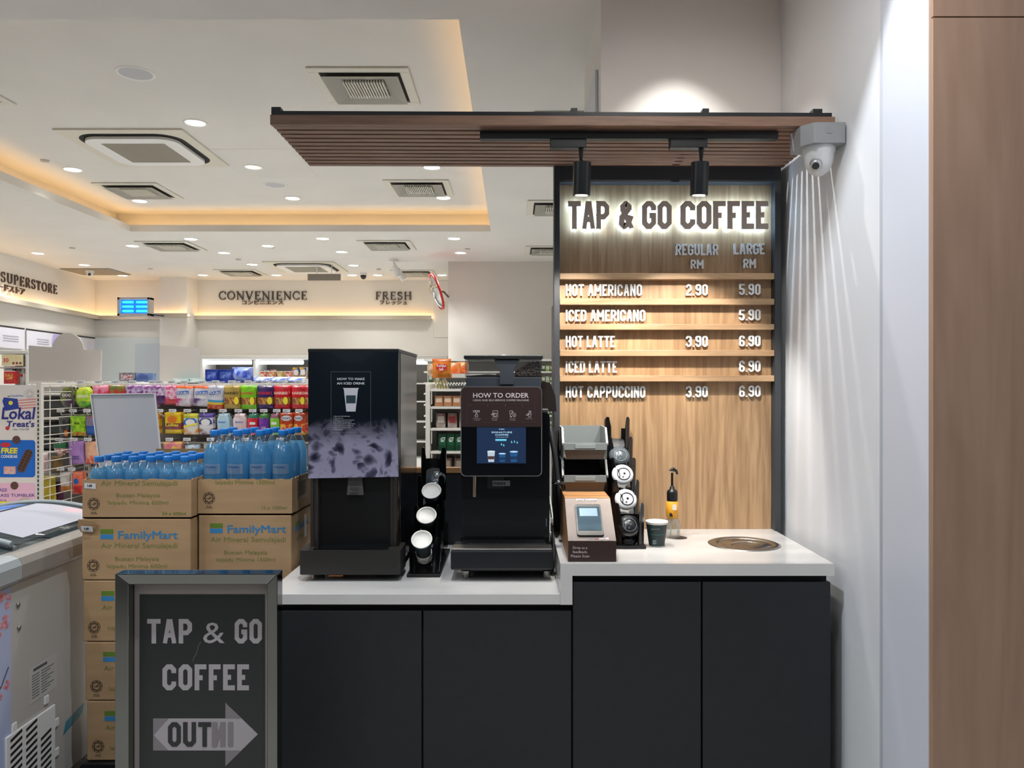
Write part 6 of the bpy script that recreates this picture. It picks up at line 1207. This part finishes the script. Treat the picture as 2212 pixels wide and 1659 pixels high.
# topper boards on the gondola
def topper(pts, Y, lb, m):
    q = [P(x, y, Y) for x, y in pts]; t = thing('topper_board', lb, 'board', (q[0].x, Y, q[0].z), 'blank boards on top of the gondola'); MB().prism([(v.x, v.z) for v in q], (0, Y, 0), XU, ZU, .012).build('board', m, t, .001)
    a = min(v.x for v in q); b = max(v.x for v in q); bx('foot_rail', a, b, Y - .012, Y + .024, 1.604, 1.616, m_gm, t)
m_top = M('topper_grey_white', 'c4beb8', .6, col2='c9c3bd', scale=(2, 2, 2)); arcp = [(146 + 34 * math.cos(math.radians(a)), 755 - 36 * math.sin(math.radians(a))) for a in range(4, 180, 8)]
topper([(62, 829), (217, 829), (219, 757), (184, 755)] + arcp + [(110, 750), (62, 746)], 5.72, 'large blank topper board with half-round crest on the gondola', m_top)
topper([(345, 829), (431, 829), (431, 751), (345, 746)], 5.72, 'plain rectangular blank topper board on the gondola', m_top)
a = P(292, 829, 5.80); b = P(345, 742, 5.80); t = thing('acrylic_panel', 'clear acrylic screen standing left of the plain topper board', 'screen', ((a.x + b.x) / 2, 5.8, 1.6)); MB().box(a.x, b.x, 5.8, 5.806, 1.617, b.z).build('pane', clear('acrylic_clear', 'f6f8fc', .0, .04, 'e4ecf8'), t); bx('foot', a.x, b.x, 5.79, 5.82, 1.604, 1.6165, m_white, t)
# goods on the gondola top and beyond
def gbox(name, cat, desc, x0, x1, y0, y1, Y, dep, m, grp, lbm=None, txt=None):
    a = P(x0, y1, Y); b = P(x1, y0, Y); t = thing(name, desc, cat, ((a.x + b.x) / 2, Y, a.z), grp); bx('box_body', a.x, b.x, Y, Y + dep, a.z, b.z, m, t, .002)
    w_ = b.x - a.x; h_ = b.z - a.z
    MB().prism(rrect(w_ * .7, h_ * .45, .002, 2, w_ * .15, h_ * .35), (a.x, Y - .0006, a.z), XU, ZU, .0005).build('face_label', lbm or WH, t); return t
GT = 'blue packs on the gondola top'
gbox('blue_box', 'box', 'dark blue box on the gondola top right of the blank board', 443, 470, 798, 827, 5.62, .2, C('1c2f80', '2c46a0', 30), GT, C('2a459a', '6c80c0', 40)); gbox('blue_box', 'box', 'second dark blue box beside the first on the gondola top', 471, 505, 798, 827, 5.64, .2, C('1a2c7a', '30489c', 30), GT, C('2a459a', '6c80c0', 40))
loose('blue_pack', 'pack', 'crumpled glossy blue pack on the gondola top', 524, 793, 827, 46, 5.66, [(0, C('2440a0', '8aa0d8', 16))], d=.12, grp=GT)
for k, x in enumerate((568, 605, 640)): loose('blue_pack', 'pack', 'flat blue and silver pack lying on the gondola top, %s of three' % ('left', 'middle', 'right')[k], x, 814, 827, 42, 5.66, [(0, C('5a78c8', 'd8dce6', 20))], d=.12, grp=GT)
for k, x in enumerate((390, 428)): gbox('foil_tray', 'tray', 'pale green foil-topped tray on the gondola top, %s one' % ('left', 'right')[k], x - 18, x + 18, 817, 827, 5.62, .15, C('b8d0cc', '6fa8a8', 12), 'pale trays on the gondola top', C('dfe6e2'))
gbox('leaflet_box', 'box', 'grey leaflet box with red and blue top on the gondola behind the small hooks', 257, 291, 805, 827, 5.85, .12, C('8a8890', '5a5a66', 30), None, C('c8c8cc', '9a4a50', 60)); gbox('blue_leaflet', 'box', 'blue leaflet box behind the clear acrylic screen', 293, 324, 806, 827, 5.86, .1, C('4a68a0', '7c94c4', 20), None, C('2f4f94'))
# far low unit with noodle cups
t = thing('low_gondola', 'white low gondola top further back carrying bright snack cups', 'shelving', (-2.4, 8, 0)); bx('shelf_unit', P(430, 0, 8).x, P(665, 0, 8).x, 7.9, 8.3, 0, P(0, 819, 8).z, m_gm, t, .003); bx('top_edge', P(430, 0, 8).x, P(665, 0, 8).x, 7.885, 7.899, P(0, 823, 8).z, P(0, 819, 8).z, m_gm, t)
zc_ = P(0, 819, 8).z
for k, (x, c1, cn) in enumerate(((570, 'd8503c', 'red'), (588, 'e07c2c', 'orange'), (606, 'd8b42c', 'yellow'), (624, 'c83434', 'crimson'))):
    X = P(x, 0, 8).x; t = thing('snack_cup', cn + ' snack cup standing on the low far gondola', 'snack cup', (X, 8, zc_), 'snack cups on the far gondola'); MB().lathe([(0, .001), (.03, .001), (.042, .075), (.042, .08), (0, .081)], (X, 8, zc_), 18).build('cup_body', C(c1, 'e8ddc8', 40), t); MB().lathe([(.0425, .075), (.0445, .079), (.0425, .082)], (X, 8, zc_), 18).build('cup_rim', WH, t)
for k, (x0, x1, y0, c1, cn) in enumerate(((632, 646, 794, 'e2c024', 'yellow and blue'), (647, 661, 793, 'e8c42c', 'yellow and navy'))): gbox('snack_box', 'box', cn + ' snack box beside the far snack cups', x0, x1, y0, 819 if k < 2 else 792, 8.05 if k < 2 else 8.2, .08, C(c1, '2c3c8c' if k < 2 else 'd88', 24) if k < 2 else C('e0c8cc', 'd86a7c', 24), 'snack boxes on the far gondola')
# chilled cabinet at the back wall
cY = 11.35; t = thing('chiller_cabinet', 'wide open chiller with bright tube lights along the back wall', 'chiller', (-2.9, cY, 0)); a = P(431, 771, cY); b = P(966, 771, cY); m_ch = M('chiller_white', 'dddcd8', .4)
bx('canopy', a.x, b.x, cY, 11.98, a.z - .035, a.z + .02, m_ch, t, .005); bx('back_panel', a.x, b.x, 11.9, 11.98, 0, a.z - .036, M('chiller_dark', '5c5852', .6), t); bx('base', a.x, b.x, cY - .1, 11.89, 0, .5, m_ch, t)
for x in (a.x, P(546, 0, cY).x, P(700, 0, cY).x, b.x - .04): bx('divider', x, x + .035, cY + .02, 11.89, .5, a.z - .036, m_wmetal, t)
for x0, x1 in ((433, 543), (553, 655), (708, 960)): q0 = P(x0, 787, cY + .05); q1 = P(x1, 787, cY + .05); MB().cyl((q0.x, cY + .05, q0.z + .03), (q1.x, cY + .05, q0.z + .03), .03, n=14).build('tube_light', E('chiller_tube', 'f4f8ff', 7), t)
for z in (1.62, 1.35, 1.05, .75): bx('shelf_board', a.x + .04, b.x - .04, cY + .12, 11.89, z - .02, z, m_ch, t)
random.seed(33); cols_ = ['3a3230', '6a5a4c', '8a8478', '2a3c34', '7a2c2c', 'b8a890', '445a74', 'c4b8a8']
pk = {}
for x in range(440, 660, 15):
    if 540 < x < 552: continue
    c1 = random.choice(cols_); q = P(x, 0, cY + .2); h_ = random.uniform(.14, .20); cn = {'3a3230': 'dark brown', '6a5a4c': 'tan', '8a8478': 'grey', '2a3c34': 'dark green', '7a2c2c': 'maroon', 'b8a890': 'beige', '445a74': 'slate blue', 'c4b8a8': 'cream'}[c1]
    t = thing('chilled_pack', cn + ' chilled pack on the upper shelf of the back wall chiller', 'chilled pack', (q.x, cY + .2, 1.621), 'chilled packs on the upper chiller shelf'); bx('pack_body', q.x - .042, q.x + .042, cY + .2, cY + .32, 1.6215, 1.6215 + h_, C(c1, 'a09888', 14), t, .006); bx('pack_label', q.x - .028, q.x + .028, cY + .1985, cY + .1995, 1.65, 1.65 + h_ * .5, C('c8c0b4'), t)
# left wall open shelves
lY = 6.6; t = thing('drinks_shelving', 'white open drinks shelving at the left edge behind the promotion board', 'shelving', (-4.25, lY, 0)); a = P(-30, 757, lY); b = P(60, 757, lY)
bx('top_panel', a.x, b.x, lY, lY + .4, a.z - .03, a.z, m_ch, t, .004); bx('side_panel', b.x - .02, b.x, lY, lY + .4, 0, a.z - .031, m_ch, t); bx('back_panel', a.x, b.x - .021, lY + .385, lY + .4, 0, a.z - .031, M('shelf_back_pale', '8d8a86', .6), t)
z1 = P(0, 792, lY).z; bx('shelf_board', a.x, b.x - .021, lY + .01, lY + .384, z1 - .015, z1, m_ch, t); bx('shelf_board', a.x, b.x - .021, lY + .01, lY + .384, 1.575, 1.59, m_ch, t)
sg = MB(); A = P(4, 790, lY - .01); B_ = P(50, 766, lY - .01); t = thing('shelf_poster', 'pale yellow offer sign reading 30 above the drinks bottles', 'sign', A); bx('sign_face', A.x, B_.x, lY - .012, lY - .008, A.z, B_.z, M('sign_yellow', 'e4d6a4', .5, col2='e8dcb4', scale=(20, 20, 20)), t); MB().text('30', (A.x + .012, lY - .0125, A.z + .03), .036, bold=.02).build('sign_number', m_red, t)
g = MB()
for k in range(3): g.prism(disc(A.x * 0 + .10 + k * .03, .022, .011, n=12), (A.x, lY - .0125, A.z + .0), XU, ZU, .0004)
g.build('sign_pictures', M('sign_maroon', '8a4a48', .5), t)
gbox('red_pack', 'pack', 'red pack with gold print standing above the promotion board', 8, 31, 802, 829, lY - .05, .06, C('b8242c', 'c83a34', 20), None, C('c4322c', 'd8a44c', 50))
gbox('striped_box', 'box', 'small navy and white striped box behind the red pack', 8, 33, 791, 801, lY + .05, .08, M('stripe_navy', 'c8ccd4', .5, col2='2c3448', scale=(30, 30, 30), lo=.49, hi=.51), None, C('39405a'))
for k, x in enumerate((41, 55)):
    X = P(x, 0, lY).x; t = thing('milk_bottle', 'milky white bottle with red mark, %s of two above the promotion board' % ('left', 'right')[k], 'bottle', (X, lY + .06, 1.591), 'milky bottles on the drinks shelving')
    MB().lathe([(0, .001), (.024, .001), (.025, .09), (.022, .105), (.012, .12), (.012, .128)], (X, lY + .06, 1.591), 20).build('bottle_body', M('milk_white', 'd6d8cc', .3), t); MB().lathe([(.013, .126), (.013, .14), (0, .14)], (X, lY + .06, 1.591), 16).build('cap', WH, t); MB().prism(disc(0, .085, .013, n=14), (X, lY + .0335, 1.591), XU, ZU, .0008).build('red_mark', m_red, t)

# ---------------------------------------------------------------- shelving behind the machines
sY = 5.0; t = thing('open_shelving', 'white open shelving with curved brackets between the two black machines', 'shelving', (-.45, sY, 0)); SXL, SXR = P(919, 0, sY).x, -.12
zz_ = [P(0, y, sY).z for y in (840, 878, 925, 975, 1018)]
bx('side_panel', SXL, SXL + .03, sY, sY + .42, 0, P(0, 830, sY).z, m_gm, t, .002); bx('back_panel', SXL + .031, SXR, sY + .40, sY + .42, 0, zz_[0] - .02, M('shelf_back_white', 'c6c3bd', .6), t)
for z in zz_:
    s_ = bx('shelf_board', SXL + .031, SXR, sY + .01, sY + .399, z - .016, z, m_gm, t)
    for xb in (SXL + .033, -.32): MB().prism([(0, 0), (.28, 0), (.24, -.015), (.12, -.028), (.05, -.06), (.03, -.085), (0, -.085)], (xb + .008, sY + .012, z - .0165), (0, 1, 0), ZU, .006).build('bracket', m_gm, s_)
for k in range(5):
    X = SXL + .06 + k * .058; gbox('tan_box', 'box', 'tan box with white label on the second shelf behind the machines, %s' % ('leftmost', 'second from left', 'middle', 'second from right', 'rightmost')[k], P(0, 0, sY).x and (CX + X * F / sY), CX + (X + .054) * F / sY, 855, 877, sY + .03, .2, C('b07a54', 'bb8660', 10), 'tan boxes on the second shelf', C('d8c4b0'))
for k in range(5):
    X = SXL + .085 + k * .054; o_ = gbox('green_box', 'box', 'dark green box with white letters on the fourth shelf, %s' % ('leftmost', 'second from left', 'middle', 'second from right', 'rightmost')[k], CX + X * F / sY, CX + (X + .05) * F / sY, 937, 974, sY + .03, .2, C('16402c', '1f5038', 10), 'dark green boxes on the fourth shelf', C('1d5a3a', '2c6c46', 30)); MB().text('G7', (X + .025, sY + .0285, P(0, 955, sY).z), .03, align='c', width=.03, bold=.03, v=(.1, 0, 1)).build('white_letters', WH, o_)
for k in range(4):
    X = SXL + .07 + k * .075; gbox('grey_box', 'box', 'pale grey-brown box on the third shelf, %s' % ('leftmost', 'second from left', 'second from right', 'rightmost')[k], CX + X * F / sY, CX + (X + .06) * F / sY, 893, 924, sY + .04, .2, C('a09890', '6c4440', 12), 'grey-brown boxes on the third shelf', C('8d3a3a' if k == 1 else 'b8b0a8'))
for k in range(3):
    X = SXL + .1 + k * .09; gbox('brown_box', 'box', 'dull brown box low on the fifth shelf, %s' % ('leftmost', 'middle', 'rightmost')[k], CX + X * F / sY, CX + (X + .07) * F / sY, 990, 1017, sY + .04, .2, C('8a7a6c', '6a5248', 12), 'dull brown boxes on the fifth shelf', C('a89c90'))
random.seed(5)
for k in range(16):      # leaning sachets in a white tray
    X = SXL + .065 + k * .0185; c1 = 'c4b070' if k < 5 else '23282a'; t = thing('coffee_sachet', ('gold sachet, %s in the row on the upper shelf' if k < 5 else 'black sachet, %s in the row on the upper shelf') % (('first', 'second', 'third', 'fourth', 'fifth') if k < 5 else ('first', 'second', 'third', 'fourth', 'fifth', 'sixth', 'seventh', 'eighth', 'ninth', 'tenth', 'eleventh'))[k if k < 5 else k - 5], 'sachet', (X, sY + .05, zz_[0] + .001), 'leaning sachets on the upper shelf')
    z = zz_[0] + .001; MB().hexa([(X, sY + .05, z), (X + .005, sY + .05, z), (X + .005, sY + .13, z), (X, sY + .13, z), (X - .012, sY + .05, z + .055), (X - .009, sY + .05, z + .055), (X - .009, sY + .13, z + .055), (X - .012, sY + .13, z + .055)]).build('packet', C(c1), t); bx('edge_label', X - .004, X + .0015, sY + .0485, sY + .0498, z + .02, z + .034, m_grn if k in (1, 2) else WH, t)
t = thing('raised_tray', 'white raised display shelf on top of the open shelving', 'display shelf', (-.4, sY + .2, 0)); zT = P(0, 812, sY + .2).z; bx('tray_board', SXL + .05, SXR, sY + .17, sY + .399, zT - .012, zT, m_gm, t); bx('tray_front', SXL + .05, SXR, sY + .165, sY + .169, zT - .012, zT + .014, m_gm, t); bx('support', SXL + .09, SXL + .1, sY + .2, sY + .38, zz_[0] + .0005, zT - .0125, m_gm, t); bx('support', SXR - .02, SXR - .01, sY + .2, sY + .38, zz_[0] + .0005, zT - .0125, m_gm, t)
kk = (sY + .12) / F
bag(P(954, 0, sY + .12).x, P(0, 775, sY + .12).z, 41 * kk, 42 * kk, 'orange zip pouch with red heart and white letters on the shelving', [(.82, C('c8641c')), (0, C('e8901c', 'd87c14', 14))], [('Konjac', .60, .5, .018, WH), ('Lab', .42, .22, .018, WH)], Y=sY + .12, d=.05, n_back=0, name='snack_pouch', cat='snack pouch', grp='snack packs on top of the shelving', extra=[('red_heart', [(0, .28), (.3, .5), (.3, .7), (.15, .76), (0, .7), (-.15, .76), (-.3, .7), (-.3, .5)], m_red)])
for k, (x, y0, w_, cc, cn) in enumerate(((980, 768, 30, ('e8702c', 'f0a060'), 'orange net'), (1000, 775, 24, ('e06a24', 'f2b070'), 'orange crumpled'), (990, 782, 26, ('6a4434', 'c4a488'), 'brown and purple'), (1003, 780, 20, ('2444a8', 'd8dcea'), 'blue and white'), (935, 780, 26, ('b88a5c', 'd8c0a0'), 'beige'))):
    kq = (sY + .25) / F; zt = P(0, y0, sY + .25).z; bag(P(x, 0, sY + .25 + k * .02).x, zT + .001 + (30 - abs(k - 1)) * kq, w_ * kq, (30 - abs(k - 1)) * kq, cn + ' snack pack standing on top of the shelving', [(0, C(cc[0], cc[1], 18))], Y=sY + .24 + k * .03, d=.05, n_back=0, name='snack_bag', cat='snack bag', grp='snack packs on top of the shelving')
# far green-goods shelving by the partition
fY = 9.75; t = thing('wall_shelving', 'white wall shelving with green packs seen right of the bean hopper', 'shelving', (.2, fY, 0)); fx0, fx1 = -1.14, .62; bx('back_panel', fx0, fx1, 10.13, 10.155, 0, P(0, 776, fY).z, M('shelf_back_white', 'c6c3bd', .6), t); bx('top_cover', fx0, fx1, fY, 10.129, P(0, 780, fY).z, P(0, 775, fY).z, m_ch, t)
ys_ = (802, 826, 849, 873, 897, 921)
for y in ys_: z = P(0, y, fY).z; bx('shelf_board', fx0, fx1, fY, 10.129, z - .02, z, m_gm, t)
random.seed(8); names_ = ['white and green', 'leaf green', 'dark green', 'lime', 'olive']; cc_ = [('d8dcd0', '4a9a48'), ('3c8a34', 'c8d8b8'), ('1f5230', '6a9a5c'), ('9cc42c', 'd8e0b0'), ('6a7a3c', 'b8b088')]
rn = ['top', 'second', 'third', 'fourth', 'fifth', 'sixth']
for r_, y in enumerate(ys_):
    for k, x in enumerate((930, 945, 1174, 1183, 1192)):
        if x < 1000 and r_ > 1: continue
        j = (k + r_ * 2) % 5; gbox('green_pack', 'pack', '%s pack on the %s far shelf, %s' % (names_[j], rn[r_], ('first left of the hopper', 'second left of the hopper', 'just right of the hopper', 'between hopper and menu board', 'against the menu board edge')[k]), x - 4, x + 4, y - random.choice((13, 15, 17)), y - .2, fY + .08, .1, C(cc_[j][0], cc_[j][1], 18), 'green packs on the far shelving')
